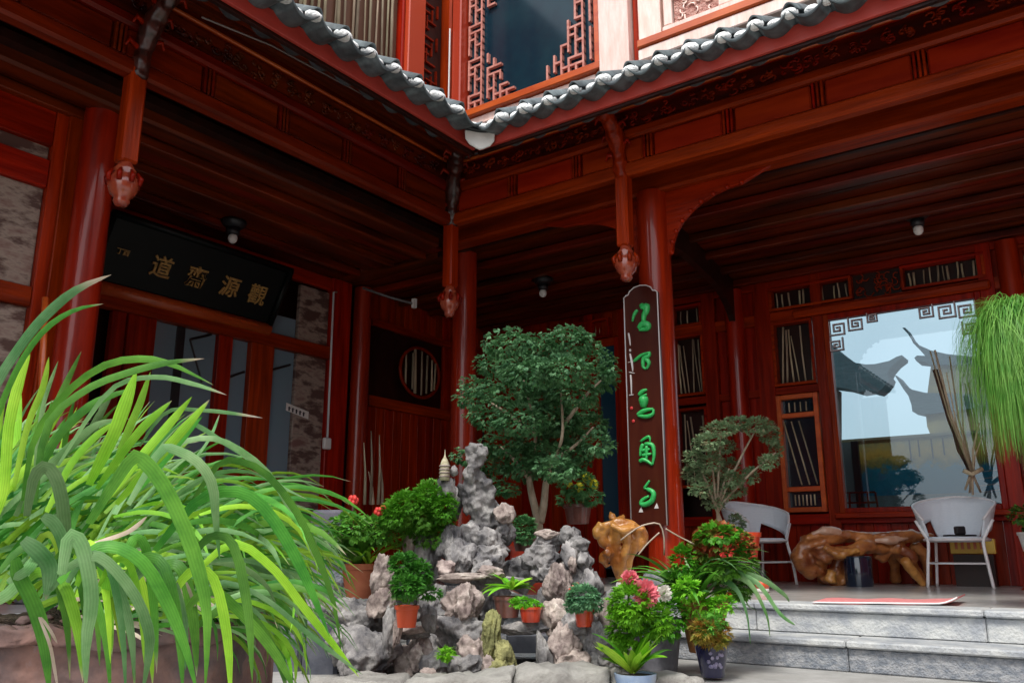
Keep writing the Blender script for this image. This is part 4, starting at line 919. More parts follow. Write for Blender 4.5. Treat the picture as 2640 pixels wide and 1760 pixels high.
m = MB(); rt([(2092,1377,-.05),(2120,1368,-.06),(2155,1370,-.05),(2180,1382,-.02)], [6,12,12,8]); merged('seat_edge', m, palef, t, .018, .012, 9)
m = MB(); rt([(2250,1392,-.05),(2290,1392,-.08),(2340,1384,-.05)], [8,12,8]); merged('seat_edge', m, palef, t, .018, .012, 9)
for pp, rr2 in (([(2330,1440,-.14),(2352,1470,-.14),(2382,1508,-.12)], [12,12,10]), ([(2125,1410,-.16),(2160,1428,-.17),(2215,1418,-.17)], [8,12,9]), ([(2146,1470,-.1),(2140,1500,-.1)],[12,18])):
    m = MB(); rt(pp, rr2); merged('root_arm', m, root, t, .018, .02, 9)
t = thing('root_stand', 'tall orange brown root carving stand left of the column board', 'stand', P(1600,1510,5.6))
m = MB(); D = 5.6; K = px(D)
rt([(1552,1358),(1585,1346),(1625,1350),(1652,1364)], [9,13,12,7]); rt([(1562,1356),(1552,1388),(1568,1412),(1556,1440),(1566,1462)], [12,14,9,13,7]); rt([(1590,1352),(1588,1400),(1594,1450),(1606,1500),(1612,1540)], [16,13,13,11,14])
rt([(1612,1352,-.03),(1616,1400,-.04),(1604,1460,-.03),(1600,1540)], [13,11,9,10]); rt([(1640,1360),(1636,1400),(1622,1450),(1612,1500)], [11,11,9,7]); rt([(1568,1400),(1578,1440),(1596,1490)], [9,8,8]); rt([(1580,1338,.05),(1572,1316,.08)],[9,3]); rt([(1575,1352,-.05),(1605,1366,-.07),(1640,1358,-.05)],[8,9,6]); rt([(1560,1420,-.03),(1574,1432,-.05)],[12,10])
rt([(1552,1350),(1540,1370),(1556,1392)],[12,14,9]); rt([(1650,1360),(1662,1385),(1648,1420)],[10,11,7]); rt([(1600,1345,.03),(1610,1326,.05)],[12,5])
merged('root_body', m, root, t, .009, .018, 12)

# reed bundle in front of the window
t = thing('reed_bundle', 'tied sheaf of tall dry stems leaning before the large window', 'dried plant', P(2505,1260,7.55))
for i, (u,v,rr_) in enumerate(((2398,905,.008),(2410,902,.012),(2448,918,.008),(2475,985,.007),(2440,960,.006),(2524,1090,.010),(2534,1120,.006))):
    MB().tube([P(2504+i,1214,7.50),P((u+2505)/2-6,(v+1214)/2+10,7.52),P(u,v,7.55)], [rr_*1.3,rr_,rr_*.8], 6).build('stem', reed, t, smooth=True)
for i in range(16):
    u = R.uniform(2400,2500); v = 1215-(2520-u)*R.uniform(1.6,2.6)
    MB().tube([P(2502+R.uniform(-4,4),1214,7.56),P((u+2502)/2-8,(v+1214)/2,7.58),P(u,v,7.60)], [.016,.014,.008], 5).build('dark_stem', mat('dark_stem%d'%i,(.05,.022,.014),.7,c2=(.12,.055,.03),scale=(20,20,8)), t, smooth=True)
for u,v in ((2488,1262),(2508,1275),(2528,1268),(2500,1270)): MB().tube([P(2505,1216,7.49),P(u,v,7.50)], [.014,.010], 6).build('stem', reed, t, smooth=True)
MB().tube([P(2484,1212,7.46),P(2505,1222,7.44),P(2532,1208,7.46)], .020, 8).build('tie', reed, t, smooth=True)

# ------------------------------------------------------------------ rocks
def rock(u, v, hw, hh, d, mt, par, name='rock', seed=0, sub=3, dep=None, tilt=0, rough=1):
    c = P(u, v, d); k = px(d); rx, rz = hw*k*1.08, hh*k*1.08; ry = (dep or min(hw, hh)*1.1)*k
    bm = bmesh.new(); bmesh.ops.create_icosphere(bm, subdivisions=sub, radius=1); rn = random.Random(seed*31+int(u*7+v))
    pls = [(Vector((rn.uniform(-1,1),rn.uniform(-1,1),rn.uniform(-1,1))).normalized(), rn.uniform(.62,.9)) for _ in range(9)]
    sd_ = Vector((rn.uniform(0,50),rn.uniform(0,50),rn.uniform(0,50))); ct, st = cos(tilt), sin(tilt)
    Y_ = Vector((Fv.x, Fv.y, 0)).normalized()
    for w_ in bm.verts:
        p_ = w_.co.copy()
        for n_, dd in pls:
            e = p_.dot(n_)-dd
            if e > 0: p_ -= n_*e*.85
        q = p_*1.4+sd_; qs = Vector((q.x,q.y,q.z*.55)); f_ = .96+rough*(.26*noise.noise(q)+.42*(.28-abs(noise.noise(qs*1.9)))+.12*(.25-abs(noise.noise(qs*4.6+Vector((9,9,9)))))+.03*noise.noise(q*11))
        p_ = p_*f_
        X_ = p_.x*rx; Z_ = p_.z*rz; X_, Z_ = X_*ct-Z_*st, X_*st+Z_*ct
        w_.co = Rv*X_ + Y_*(p_.y*ry) + Vector((0,0,Z_))
    me = bpy.data.meshes.new(name); bm.to_mesh(me); bm.free()
    for p_ in me.polygons: p_.use_smooth = True
    me.materials.append(mt); o = bpy.data.objects.new(name, me); col.objects.link(o)
    if par is not None: o.parent = par; o.location = c-par.location
    else: o.location = c
    return o
rk = thing('rockery', 'pale grey rockery of stacked garden stones around the potted plants', 'rockery', P(1250,1720,4.4))
G_, Pk, Mo = rockm, rockp, rockg
RL = [(1165,1405,34,48,4.75,G_,.1),(1215,1385,52,36,4.8,G_,0),(1192,1440,36,46,4.65,G_,0),(1255,1400,50,36,4.75,G_,-.2),(1262,1442,48,34,4.65,G_,.3),
 (1302,1325,26,28,4.8,Pk,.1),(1302,1368,25,32,4.8,G_,0),(1240,1470,30,20,4.5,G_,.4),(1150,1466,22,22,4.5,Pk,.5),(1183,1487,62,12,4.4,Pk,.05),(1268,1474,36,15,4.45,Pk,-.2),(1290,1495,60,10,4.5,G_,0),
 (1408,1398,38,26,4.85,G_,.1),(1413,1376,28,11,4.8,Pk,0),(1398,1436,48,34,4.75,G_,.3),(1466,1384,26,26,4.8,G_,.2),(1494,1402,26,25,4.75,G_,0),(1472,1432,22,36,4.7,G_,.2),(1504,1442,22,28,4.7,G_,0),(1482,1482,58,36,4.75,G_,0),
 (1438,1515,36,52,4.5,Pk,.1),(1522,1512,28,42,4.6,G_,-.1),(1402,1475,28,26,4.7,G_,0),(1452,1565,46,52,4.55,G_,.2),(1475,1455,10,22,4.55,Pk,0),
 (988,1490,29,54,4.45,Pk,-.12),(985,1556,34,38,4.4,Pk,0),(925,1592,78,50,4.5,G_,.1),(1002,1632,19,56,4.15,G_,-.05),(1027,1615,11,46,4.12,Pk,-.12),(948,1692,78,60,4.2,G_,0),(905,1642,52,24,4.3,G_,.2),
 (1108,1595,21,34,4.2,G_,.1),(1070,1622,52,10,4.2,Pk,.12),(1075,1636,50,9,4.22,G_,.1),(1192,1565,46,50,4.35,Pk,-.2),(1120,1570,50,50,4.6,G_,0),(1190,1635,72,46,4.3,G_,-.2),(1228,1690,56,54,4.2,Pk,.3),(1120,1712,36,30,4.1,G_,0),(1078,1700,48,52,4.2,Pk,.1),(1195,1722,56,34,4.1,G_,0),(1105,1738,22,18,3.95,Pk,0),(1150,1660,52,60,4.4,G_,0),
 (1262,1655,24,68,4.15,Mo,-.12),(1300,1700,28,46,4.1,Mo,.35),(1285,1728,30,28,4.05,Mo,0),(1262,1720,20,30,4.05,Pk,0),(1345,1620,56,16,4.25,G_,0),(1400,1690,22,56,4.1,G_,.1),
 (1440,1600,40,44,4.3,Pk,.1),(1492,1618,58,46,4.25,G_,.2),(1450,1672,44,56,4.15,Pk,-.1),(1525,1665,66,54,4.25,G_,0),(1565,1702,58,40,4.15,G_,0),(1552,1592,28,48,4.3,Pk,.05),(1590,1542,30,36,4.4,G_,0),(1420,1560,30,58,4.6,G_,0),(1475,1700,50,36,4.1,Pk,.2),(1550,1640,22,40,4.1,G_,.3),
 (1010,1710,60,40,4.3,G_,0),(860,1560,46,60,4.7,G_,0),(1250,1560,60,60,4.8,G_,0),(1350,1480,50,40,5.0,G_,0),(1060,1500,60,60,4.9,G_,0),(1100,1430,36,70,4.9,G_,.1),(1340,1690,60,18,4.5,G_,0),(1640,1600,60,60,4.7,G_,0),(1600,1700,50,40,4.4,G_,0),(880,1660,40,50,4.4,G_,0),(820,1600,50,50,4.8,G_,0)]
for i, (u,v,a,b_,d,mt,ti) in enumerate(RL): rock(u,v,a,b_,d,mt,rk,seed=i,sub=5 if a*b_ > 1500 else 4,tilt=ti,rough=1.25)
# spire
sp_ = thing('rock_spire', 'tall twisted grey scholar stone rising above the rockery', 'rock', P(1240,1370,4.9))
m = MB(); D = 4.9; K = px(D)
rt([(1248,1368),(1240,1320),(1226,1280),(1216,1240),(1222,1205),(1230,1180)], [34,28,22,19,16,13]); rt([(1264,1350),(1264,1300),(1250,1250),(1240,1215)], [20,17,13,8]); rt([(1225,1300),(1208,1270),(1206,1235)],[12,10,6])
rt([(1230,1190),(1212,1178),(1200,1168)], [16,12,7]); rt([(1232,1185),(1246,1160),(1240,1143)], [15,12,6]); rt([(1244,1160),(1256,1152)], [8,5]); rt([(1205,1168),(1222,1152),(1240,1148)], [8,8,7]); rt([(1225,1200),(1240,1196),(1252,1180)], [14,10,6])
rt([(1262,1330),(1282,1325),(1284,1300)], [18,16,11]); rt([(1262,1270),(1276,1256)], [10,8]); rt([(1200,1320),(1196,1280),(1186,1250)], [12,10,6])
merged('stone', m, rockm, sp_, .010, .075, 20)
rock(1152,1262,24,38,4.85,rockm,sp_,'side_stone',5); rock(1170,1214,12,14,4.85,rockm,sp_,'side_stone',6); rock(1172,1300,22,40,4.95,rockm,sp_,'side_stone',8)
c = P(1146,1238,4.8)
t = thing('pagoda_ornament', 'little pale stone pagoda ornament on the left stone of the spire', 'ornament', c)
K = px(4.8)
MB().lathe([(13*K,0),(13*K,18*K),(12*K,36*K),(11*K,44*K),(8*K,52*K),(3*K,60*K),(1.2*K,70*K),(.3*K,80*K)], c, 14).build('body', mat('pagoda_stone',(.30,.26,.15),.8,c2=(.5,.46,.32),scale=(40,40,90)), t, smooth=True)
for k in range(4): MB().lathe([(13*K,0),(15.5*K,2*K),(13*K,4*K)], c+Vector((0,0,(8+9*k)*K)), 14, cap=False).build('tier', rockp, t, smooth=True)
# basin slabs, water, kerb
def cbox(name, u0, u1, v0, v1, d0, dep, mt, par, bev=.01):     # upright block facing the camera
    a = P(u0,v1,d0); b__ = P(u1,v1,d0); ztop = P((u0+u1)/2,v0,d0).z; zbot = a.z
    M = Matrix.Translation(Vector((a.x,a.y,0))) @ Matrix.Rotation(YAW,4,'Z'); L = (b__-a).length
    return MB().box(0,L,0,dep,zbot,ztop,M).build(name, mt, par, bevel=bev)
slabm = mat('wet_slab',(.055,.06,.08),.5,c2=(.13,.135,.155),scale=(5,5,5),bump=.3)
cbox('basin_slab',1305,1430,1635,1700,4.45,.2,slabm,rk); cbox('basin_lip',1300,1440,1688,1698,4.33,.10,stone1,rk)
cbox('basin_slab',1045,1130,1628,1720,4.5,.2,slabm,rk)
o = tag(MB().box(0,1.45,0,.8,GR,GR+.035,Matrix.Translation(P(860,1745,4.0).xy.to_3d()) @ Matrix.Rotation(YAW,4,'Z')).build('pond_water', mat('dark_water',(.006,.007,.006),.05)), 'dark shallow water inside the rockery basin', kind='structure')
kerbm = mat('kerb_limestone', (.20,.19,.175), .9, c2=(.33,.32,.29), scale=(9,9,9), detail=10, bump=.8, rand=.1)
kb = thing('basin_kerb', 'low curved kerb of rough pale stones before the rockery', 'kerb', P(1300,1745,3.8))
kp = spline([P(780,1763,3.9),P(900,1750,3.85),P(1050,1748,3.8),P(1200,1742,3.8),P(1330,1727,3.82),P(1450,1721,3.86),P(1560,1724,3.9),P(1650,1735,3.92),P(1790,1750,4.0)], 18)
for i in range(4):
    vs = []; fs = []; SG = 30; CS = 16
    for a in range(SG+1):
        q = min(17.99,(i*4.5+4.5*a/SG*.992)); k0 = min(17, int(q)); p_ = kp[k0].lerp(kp[k0+1], q-k0); tg = (kp[k0+1]-kp[k0]).normalized(); sd1 = Vector((-tg.y,tg.x,0)).normalized()
        es = 1-.25*max(0, abs(2*a/SG-1)-.93)/.07
        for c_ in range(CS):
            an = 2*pi*c_/CS; cx_ = .125*abs(cos(an))**.35*(1 if cos(an) > 0 else -1)*es; cz_ = .07*abs(sin(an))**.35*(1 if sin(an) > 0 else -1)*es
            b_ = p_+sd1*(cx_+.02)+Vector((0,0,cz_-.06)); nn_ = noise.noise(b_*6)*.035+noise.noise(b_*17)*.018+noise.noise(b_*45)*.006; vs.append(b_+Vector((nn_*.5,nn_*.5,nn_)))
    for a in range(SG):
        for c_ in range(CS): fs.append((a*CS+c_, a*CS+(c_+1)%CS, (a+1)*CS+(c_+1)%CS, (a+1)*CS+c_))
    fs += [tuple(range(CS))[::-1], tuple(SG*CS+c_ for c_ in range(CS))]
    m = MB(); m.add(vs, fs); m.build('kerb_stone', kerbm, kb, smooth=True)
gw = thing('garden_wall', 'low blue grey stone block wall left of the rockery', 'wall', P(720,1700,4.6))
for k,(u0,u1,v0) in enumerate(((540,655,1652),(657,770,1640),(772,865,1600))): cbox('stone_block',u0,u1,v0,1790,4.6-.1*k,.3,slabm if k else stone2,gw,.02)
gs = thing('stone_ledge', 'pale lilac grey stone slab showing behind the red flowering plant', 'slab', P(845,1400,5.3))
cbox('slab',795,880,1312,1420,5.3,.12,mat('lilac_stone',(.10,.10,.13),.8,c2=(.18,.17,.20),scale=(8,8,8),bump=.4),gs,.02); cbox('base',790,885,1421,1560,5.3,.14,stone2,gs,.02)
for k,(v0,v1) in enumerate(((1510,1519),(1523,1531),(1535,1541))): cbox('flat_stone',850,905,v0,v1,4.75-.03*k,.25,stone1,gs,.008)

# ------------------------------------------------------------------ plants
def add_uv(me, n, extra):
    uv = me.uv_layers.new(name='UVMap')
    for l in me.loops: i = l.vertex_index; uv.data[l.index].uv = ((i%3)/2, (i//3)/n+extra)
def leaf_mesh(name, L, W, e0, e1, mt, n=8, fold=.25, shape=.35, wav=0):
    vs = []; fs = []; p_ = Vector((0,0,0)); 
    for i in range(n+1):
        t_ = i/n; el = e0+(e1-e0)*t_**1.2
        w_ = W/2*max(.02, (sin(pi*min(1,(t_*.93+.07))**shape*1.0) if shape != 1 else sin(pi*t_)))
        w_ = W/2*max(.03, min(1, t_/shape+.35)*(1-((t_-shape)/(1-shape))**2 if t_ > shape else 1))
        up = Vector((-sin(el),0,cos(el)))
        s_ = wav*sin(t_*9)
        vs += [p_+Vector((0,w_,0))+up*(w_*fold+s_), p_.copy(), p_+Vector((0,-w_,0))+up*(w_*fold-s_)]
        p_ = p_+Vector((cos(el),0,sin(el)))*(L/n)
    for i in range(n):
        a = 3*i; fs += [(a,a+1,a+4,a+3),(a+1,a+2,a+5,a+4)]
    me = bpy.data.meshes.new(name); me.from_pydata([tuple(q) for q in vs],[],fs); me.materials.append(mt)
    add_uv(me, n, 0)
    for q in me.polygons: q.use_smooth = True
    return me
def rosette(par, c, n, L, W, mats, e=(20,80), e1=(-60,10), name='leaf', fold=.25, shape=.35, az=None, seed=1):
    rn = random.Random(seed); mes = []
    for mt in mats:
        for q in range(3):
            a = radians(rn.uniform(*e)); mes.append(leaf_mesh(name, L*rn.uniform(.8,1.1), W*rn.uniform(.85,1.1), a, radians(rn.uniform(*e1)), mt, fold=fold, shape=shape))
    for i in range(n):
        o = bpy.data.objects.new(name, rn.choice(mes)); col.objects.link(o); o.parent = par
        a = rn.uniform(0,2*pi) if az is None else rn.uniform(*az); s_ = rn.uniform(.7,1.12)
        o.location = Vector(c)-par.location+Vector((cos(a)*.008,sin(a)*.008,rn.uniform(0,.02))); o.rotation_euler = (rn.uniform(-.35,.35), rn.uniform(-.25,.25), a); o.scale = (s_,)*3
def pot(par, c, rt_, rb_, h, mt, rim=True, n=24):
    c = Vector(c); pr_ = [(rb_,0),(rt_*.97,h*.82)]
    if rim: pr_ += [(rt_*1.06,h*.83),(rt_*1.08,h),(rt_*.98,h),(rt_*.93,h*.9)]
    else: pr_ += [(rt_,h),(rt_*.92,h),(rt_*.9,h*.9)]
    o = MB().lathe(pr_, c, n, cap=False).build('pot', mt, par, smooth=False)
    for p_ in o.data.polygons: p_.use_smooth = True
    o.data.set_sharp_from_angle(angle=radians(35))
    MB().lathe([(rb_,0.001),(0,.001)], c, n, cap=False).build('pot_base', mt, par); MB().lathe([(0,h*.93),(rt_*.94,h*.9)], c, n, cap=False).build('soil', soil, par)
def foliage(par, lobes, count, size, mt, seed=1, name='foliage', droop=.4, per=5, asp=.32, dy=.8, shell=.55, flat=0):
    """lobes: (centre, (rx,ry,rz)); sprays of small leaves pointing outward"""
    rn = random.Random(seed); vs = []; fs = []; tot = sum(r[0]*r[2] for c,r in lobes)
    for c, r in lobes:
        k = max(3, int(count*(r[0]*r[2])/tot))
        for _ in range(k):
            dv_ = Vector((rn.gauss(0,1),rn.gauss(0,1),rn.gauss(0,1)+.25)).normalized(); q = shell+(1-shell)*rn.random()**.6
            q *= 1+.22*noise.noise(Vector(c)*3+dv_*2.2)
            p_ = Vector(c)+Vector((dv_.x*r[0]*q, dv_.y*r[1]*q, dv_.z*r[2]*q))
            ax = (dv_+Vector((rn.uniform(-.5,.5),rn.uniform(-.5,.5),-droop+rn.uniform(-.35,.35)))).normalized()
            sd1 = ax.cross(Vector((0,0,1))+Vector((rn.uniform(-.4,.4),rn.uniform(-.4,.4),0))).normalized(); up = sd1.cross(ax)
            for j in range(per):
                a = (j-(per-1)/2)/per*2.3+rn.uniform(-.2,.2); l = size*rn.uniform(.65,1.2)*(1-.25*abs(a))
                d_ = (ax*cos(a)+sd1*sin(a)+up*rn.uniform(-.25,.25)).normalized(); s_ = d_.cross(up).normalized()*l*asp
                b0 = p_+ax*size*.1*j*(.6 if per > 3 else 0); o = len(vs)
                vs += [b0, b0+d_*l*.45+s_-up*l*.04, b0+d_*l-up*l*.22, b0+d_*l*.45-s_-up*l*.04]; fs.append((o,o+1,o+2,o+3))
    me = bpy.data.meshes.new(name); off = par.location; me.from_pydata([tuple(q-off) for q in vs],[],fs); me.materials.append(mt)
    o = bpy.data.objects.new(name, me); col.objects.link(o); o.parent = par; o['kind'] = 'stuff'; return o
def lobes(lst, d, dep=.8, jit=.10, seed=3):
    rn = random.Random(seed); k = px(d); out = []
    for u,v,a,b_ in lst: 
        c = P(u,v,d+rn.uniform(-jit,jit)*2); out.append((c,(a*k,a*k*dep,b_*k)))
    return out

# tall bonsai
t = thing('tall_bonsai', 'dark green many tiered bonsai tree with forked pale trunk at centre', 'tree', P(1390,1420,5.55))
D = 5.55; K = px(D)
def branch(nm, pts, rads, mt=bark, par=t, n=10): return MB().tube(spline([P(u,v,dd) for u,v,dd in pts], 3*len(pts)), [K*(rads[0]+(rads[1]-rads[0])*i/(3*len(pts))) for i in range(3*len(pts)+1)], n).build(nm, mt, par, smooth=True)
branch('trunk', [(1384,1440,D),(1388,1380,D),(1386,1335,D),(1372,1280,D),(1362,1225,D)], (15,8)); branch('trunk', [(1392,1345,D),(1402,1300,D),(1408,1240,D),(1420,1180,D)], (12,7))
for q in ([(1362,1232,D),(1330,1190,D-.1),(1290,1150,D)],[(1362,1232,D),(1380,1120,D+.1),(1350,980,D)],[(1412,1220,D),(1450,1120,D-.05),(1440,960,D)],[(1416,1190,D),(1480,1150,D),(1530,1100,D)],[(1380,1120,D),(1300,1060,D),(1250,1030,D)],[(1450,1100,D),(1510,1020,D),(1550,980,D)]): branch('branch', q, (6,2))
LB = [(1320,890,66,26),(1390,905,60,30),(1470,888,70,30),(1540,930,48,24),(1290,945,62,24),(1370,965,70,28),(1460,960,66,26),(1240,1000,48,20),(1215,1032,34,20),(1310,1018,64,26),(1400,1030,70,28),(1490,1020,60,26),(1560,985,34,26),(1575,960,22,18),(1265,1080,58,24),(1345,1090,66,28),(1435,1095,68,28),(1525,1100,50,24),(1310,1150,66,26),(1400,1160,66,26),(1480,1165,58,24),(1548,1150,36,22),(1265,1200,50,20),(1350,1215,58,24),(1205,1180,32,16),(1440,1215,50,22),(1240,1232,36,16),(1300,1262,40,16),(1390,1000,50,70),(1460,1130,58,40),(1425,1075,60,40),(1505,1060,50,30),(1410,1180,60,36),(1480,1190,50,26),(1340,1180,40,40)]
LL = lobes(LB, D, .85, .22)
foliage(t, LL, 8200, .027, lf_dark, 11, 'foliage', .5, 7, .28, shell=.62)
foliage(t, [(c+Vector((0,-.05,.02)),(r[0]*.98,r[1],r[2]*1.0)) for c,r in LL[:-6]], 2600, .027, lf_moss, 12, 'new_growth', .4, 7, .24, shell=.85)
MB().lathe([(.10,0),(.15,.02),(.17,.12),(.15,.26),(.17,.30),(.18,.33),(.165,.33),(.15,.29)], P(1375,1530,5.6), 28, cap=False).build('pot', redgl, t, smooth=True)
MB().lathe([(0,.30),(.155,.29)], P(1375,1530,5.6), 28, cap=False).build('soil', soil, t)
# round bonsai
t = thing('round_bonsai', 'loose grey green bonsai with round pads beside the left pale chair', 'tree', P(1900,1400,6.6)); D = 6.6; K = px(D)
LB = [(1858,1105,44,18),(1900,1092,40,16),(1950,1098,40,20),(1985,1122,28,22),(2000,1160,16,26),(1980,1192,22,18),(1826,1138,40,20),(1868,1150,30,16),(1790,1180,26,20),(1830,1190,32,20),(1880,1200,26,18),(1784,1222,26,20),(1830,1232,34,20),(1884,1236,34,20),(1934,1226,26,18),(1806,1262,30,16),(1860,1270,38,18),(1902,1262,24,14),(1838,1298,30,12),(1898,1352,22,26)]
for c_ in LB[:12:2]: branch('branch', [(1878,1390,D),(1850,1320,D),((1850+c_[0])/2,(1300+c_[1])/2,D),(c_[0],c_[1]+6,D)], (5,2), par=t)
LL = lobes(LB, D, .8, .12)
foliage(t, LL, 3600, .025, lf_grey, 21, 'foliage', .0, 7, .24, shell=.35); foliage(t, LL, 300, .034, leafm('tan_tips',(.20,.20,.10),(.30,.28,.16)), 22, 'dry_tips', .0, 5, .28, shell=.8)
pot(t, P(1925,1440,6.6), .115, .08, .20, redgl)
# mop plant
t = thing('weeping_grass_plant', 'bright green plant of fine drooping hair like blades at right edge', 'plant', P(2680,1180,4.7)); D = 4.7; K = px(D)
vs = []; fs = []; rn = random.Random(5)
for i in range(4200):
    a = rn.uniform(0,2*pi); o0 = P(2624+rn.uniform(-40,36), 808+rn.uniform(-25,30), D+rn.uniform(-.1,.1)); r = rn.uniform(.10,.33)*(1 if rn.random()<.8 else .6); L = rn.uniform(.25,.78)
    h = rn.uniform(.04,.13); dr = Vector((cos(a),sin(a),0)); o = len(vs); n_ = 7; wd = rn.uniform(.0014,.0030); sdv = Vector((-dr.y,dr.x,0)); wob = rn.gauss(0,.035)
    for j in range(n_+1):
        q = j/n_; hx = r*(1-(1-q)**2.4); z = h*4*q*(1-q)*(1-q) - L*q**1.7; sw = wob*sin(q*5)
        p_ = o0+dr*(hx+sw)+sdv*sw+Vector((0,0,z)); w2 = wd*(1-q*.8)
        vs += [p_+sdv*w2, p_-sdv*w2]
    for j in range(n_): fs.append((o+2*j,o+2*j+1,o+2*j+3,o+2*j+2))
me = bpy.data.meshes.new('foliage'); me.from_pydata([tuple(q-t.location) for q in vs],[],fs); me.materials.append(lf_grass); o = bpy.data.objects.new('foliage', me); col.objects.link(o); o.parent = t; o['kind'] = 'stuff'
pot(t, P(2700,1010,D), .13, .09, .24, browng); cp = P(2700,1010,D); MB().tube([cp,(cp.x,cp.y,FL)], .05, 10).build('stand_post', wood['z'], t, smooth=True); MB().lathe([(.2,0),(.17,.03),(.05,.06)], (cp.x,cp.y,FL), 20).build('stand_foot', wood['z'], t)
for k in range(6): MB().tube([P(2640+6*k,1000,D-.05),P(2600+16*k,900,D-.1)], .006, 5).build('stem', bark, t, smooth=True)
t = thing('edge_plant', 'small potted green plant cut off by the right edge of the photo', 'plant', P(2660,1400,6.9))
foliage(t, lobes([(2640,1325,34,22),(2665,1350,30,24)],6.9), 260, .035, lf_mid, 31, 'foliage', .2, 5); pot(t, P(2662,1420,6.9), .09, .065, .15, whitep); cp = P(2662,1420,6.9); MB().lathe([(.12,0),(.10,.02),(.07,.1),(.07,cp.z-FL)], (cp.x,cp.y,FL), 16).build('stand', wood['z'], t)

# red flowering plant
t = thing('red_flower_plant', 'broad leaved plant with two red blooms in a large terracotta pot', 'plant', P(922,1540,4.7)); K = px(4.7)
pot(t, P(924,1541,4.7), 46*K, 33*K, 86*K, terra)
rosette(t, P(922,1462,4.7), 34, .30, .075, [lf_mid, lf_big], (45,85), (-30,30), seed=2, shape=.5); rosette(t, P(950,1462,4.7), 10, .32, .025, [lf_yl], (50,85), (-50,0), seed=4, shape=.4)
foliage(t, lobes([(900,1360,60,34),(960,1370,60,34),(870,1400,36,40)],4.7), 500, .034, lf_mid, 33, 'small_leaves', .3, 4, .36)
for i,(u,v,r) in enumerate(((912,1289,14),(978,1318,12),(990,1308,6))):
    m = MB(); cc = P(u,v,4.62)
    for k in range(9):
        a = 2*pi*k/9; m.sphere(cc+Rv*cos(a)*r*K*.5+Vector((0,0,sin(a)*r*K*.45))-Vector((0,.01*(k%2),0)), (r*K*.55,r*K*.4,r*K*.55), 8, 5)
    m.build('bloom', redf, t, smooth=True); MB().tube([P(u,v+8,4.62),P(u+4,v+90,4.68),P(924,1462,4.7)], .004, 5).build('stalk', lf_mid, t)
# fern
t = thing('bright_fern', 'dome of bright green feathery fern left of the stone spire', 'plant', P(1090,1420,4.8))
foliage(t, lobes([(1050,1300,54,28),(1108,1282,56,30),(1140,1310,42,32),(1075,1340,70,36),(1135,1350,42,32),(1010,1330,36,26)],4.8), 2600, .024, lf_lime, 41, 'fronds', .3, 7, .17); foliage(t, lobes([(1060,1320,80,50),(1020,1360,60,46),(1110,1380,54,30),(1110,1262,40,22)],4.9), 1500, .026, lf_mid, 42, 'lower_fronds', .4, 7, .17)
rock(1090,1430,34,62,4.9,rockm,t,'stone_foot',3); rock(1060,1400,22,50,4.9,Pk,t,'stone_foot',4)
# small pots
def small(label, cat, pu, pv, rpx, hpx, d, mt, lb_, mtf, n, sz, seed, name='potted_plant', rim=True, extra=None, dr=.2):
    t = thing(name, label, cat, P(pu,pv,d)); k = px(d); pot(t, P(pu,pv,d), rpx*k, rpx*k*.78, hpx*k, mt, rim)
    if lb_: foliage(t, lobes(lb_, d), n, sz, mtf, seed, 'foliage', dr, 7, .2)
    if extra: extra(t, k)
    return t
small('feathery green plant in an orange plastic pot on a stone ledge', 'plant', 1048,1616,30,54,4.08,oplast,[(1046,1512,40,24),(1078,1484,34,34),(1030,1458,22,28),(1108,1528,30,9),(1060,1446,14,18)],lf_mid,950,.026,51, extra=lambda t,k: rosette(t,P(1048,1560,4.08),22,.11,.010,[lf_lime],(20,80),(-50,0),seed=7))
small('rosette of broad lime leaves in a brown glazed pot at rockery centre', 'plant', 1308,1590,36,52,4.3,browng,None,None,0,0,52, extra=lambda t,k: rosette(t,P(1318,1520,4.3),26,.15,.034,[lf_lime,lf_yl],(5,85),(-45,10),seed=8,shape=.5))
small('low sedum in a short square orange pot right of the brown pot', 'plant', 1368,1602,29,38,4.25,redgl,[(1345,1552,32,9),(1378,1558,20,7)],lf_lime,220,.018,53)
small('mossy green ball plant with tiny red flowers in a red plastic pot', 'plant', 1507,1614,26,44,4.15,redgl,[(1502,1540,40,28),(1525,1555,28,18),(1480,1560,22,14)],lf_moss,900,.020,54, extra=lambda t,k: [MB().sphere(P(u,v,4.1),5*k,8,5).build('bloom',redf,t,smooth=True) for u,v in ((1478,1512),(1488,1505),(1470,1520))])
small('small spiky succulent with a red flower low on the front stones', 'plant', 1148,1716,16,22,4.0,greyg,[(1150,1685,20,12)],lf_lime,90,.02,55, extra=lambda t,k: rosette(t,P(1148,1696,4.0),18,.07,.010,[lf_yl,lf_lime],(10,85),(-20,20),seed=9))
small('kumquat bush with bright yellow fruits behind the forked trunk', 'plant', 1490,1350,36,50,6.3,browng,[(1490,1250,48,34),(1470,1285,34,18),(1520,1280,34,18)],lf_dark,380,.04,56, extra=lambda t,k: [MB().sphere(P(u,v,6.2),(r*k,r*k,r*k*1.15),12,8).build('fruit',yelf,t,smooth=True) for u,v,r in ((1488,1215,9),(1480,1208,6),(1468,1246,8),(1494,1255,11),(1512,1232,11),(1530,1248,12),(1524,1238,9),(1496,1270,7))])
small('dark blue green dwarf shrub in shadow behind the rockery', 'plant', 1352,1420,30,30,5.2,browng,[(1350,1365,32,32)],lf_dark,400,.024,57)
small('grey agave like plant half hidden left of the terracotta pot', 'plant', 868,1470,26,40,5.0,greyg,None,None,0,0,58, extra=lambda t,k: rosette(t,P(868,1432,5.0),24,.17,.02,[lf_moss,lf_grey],(5,75),(-40,10),seed=12))
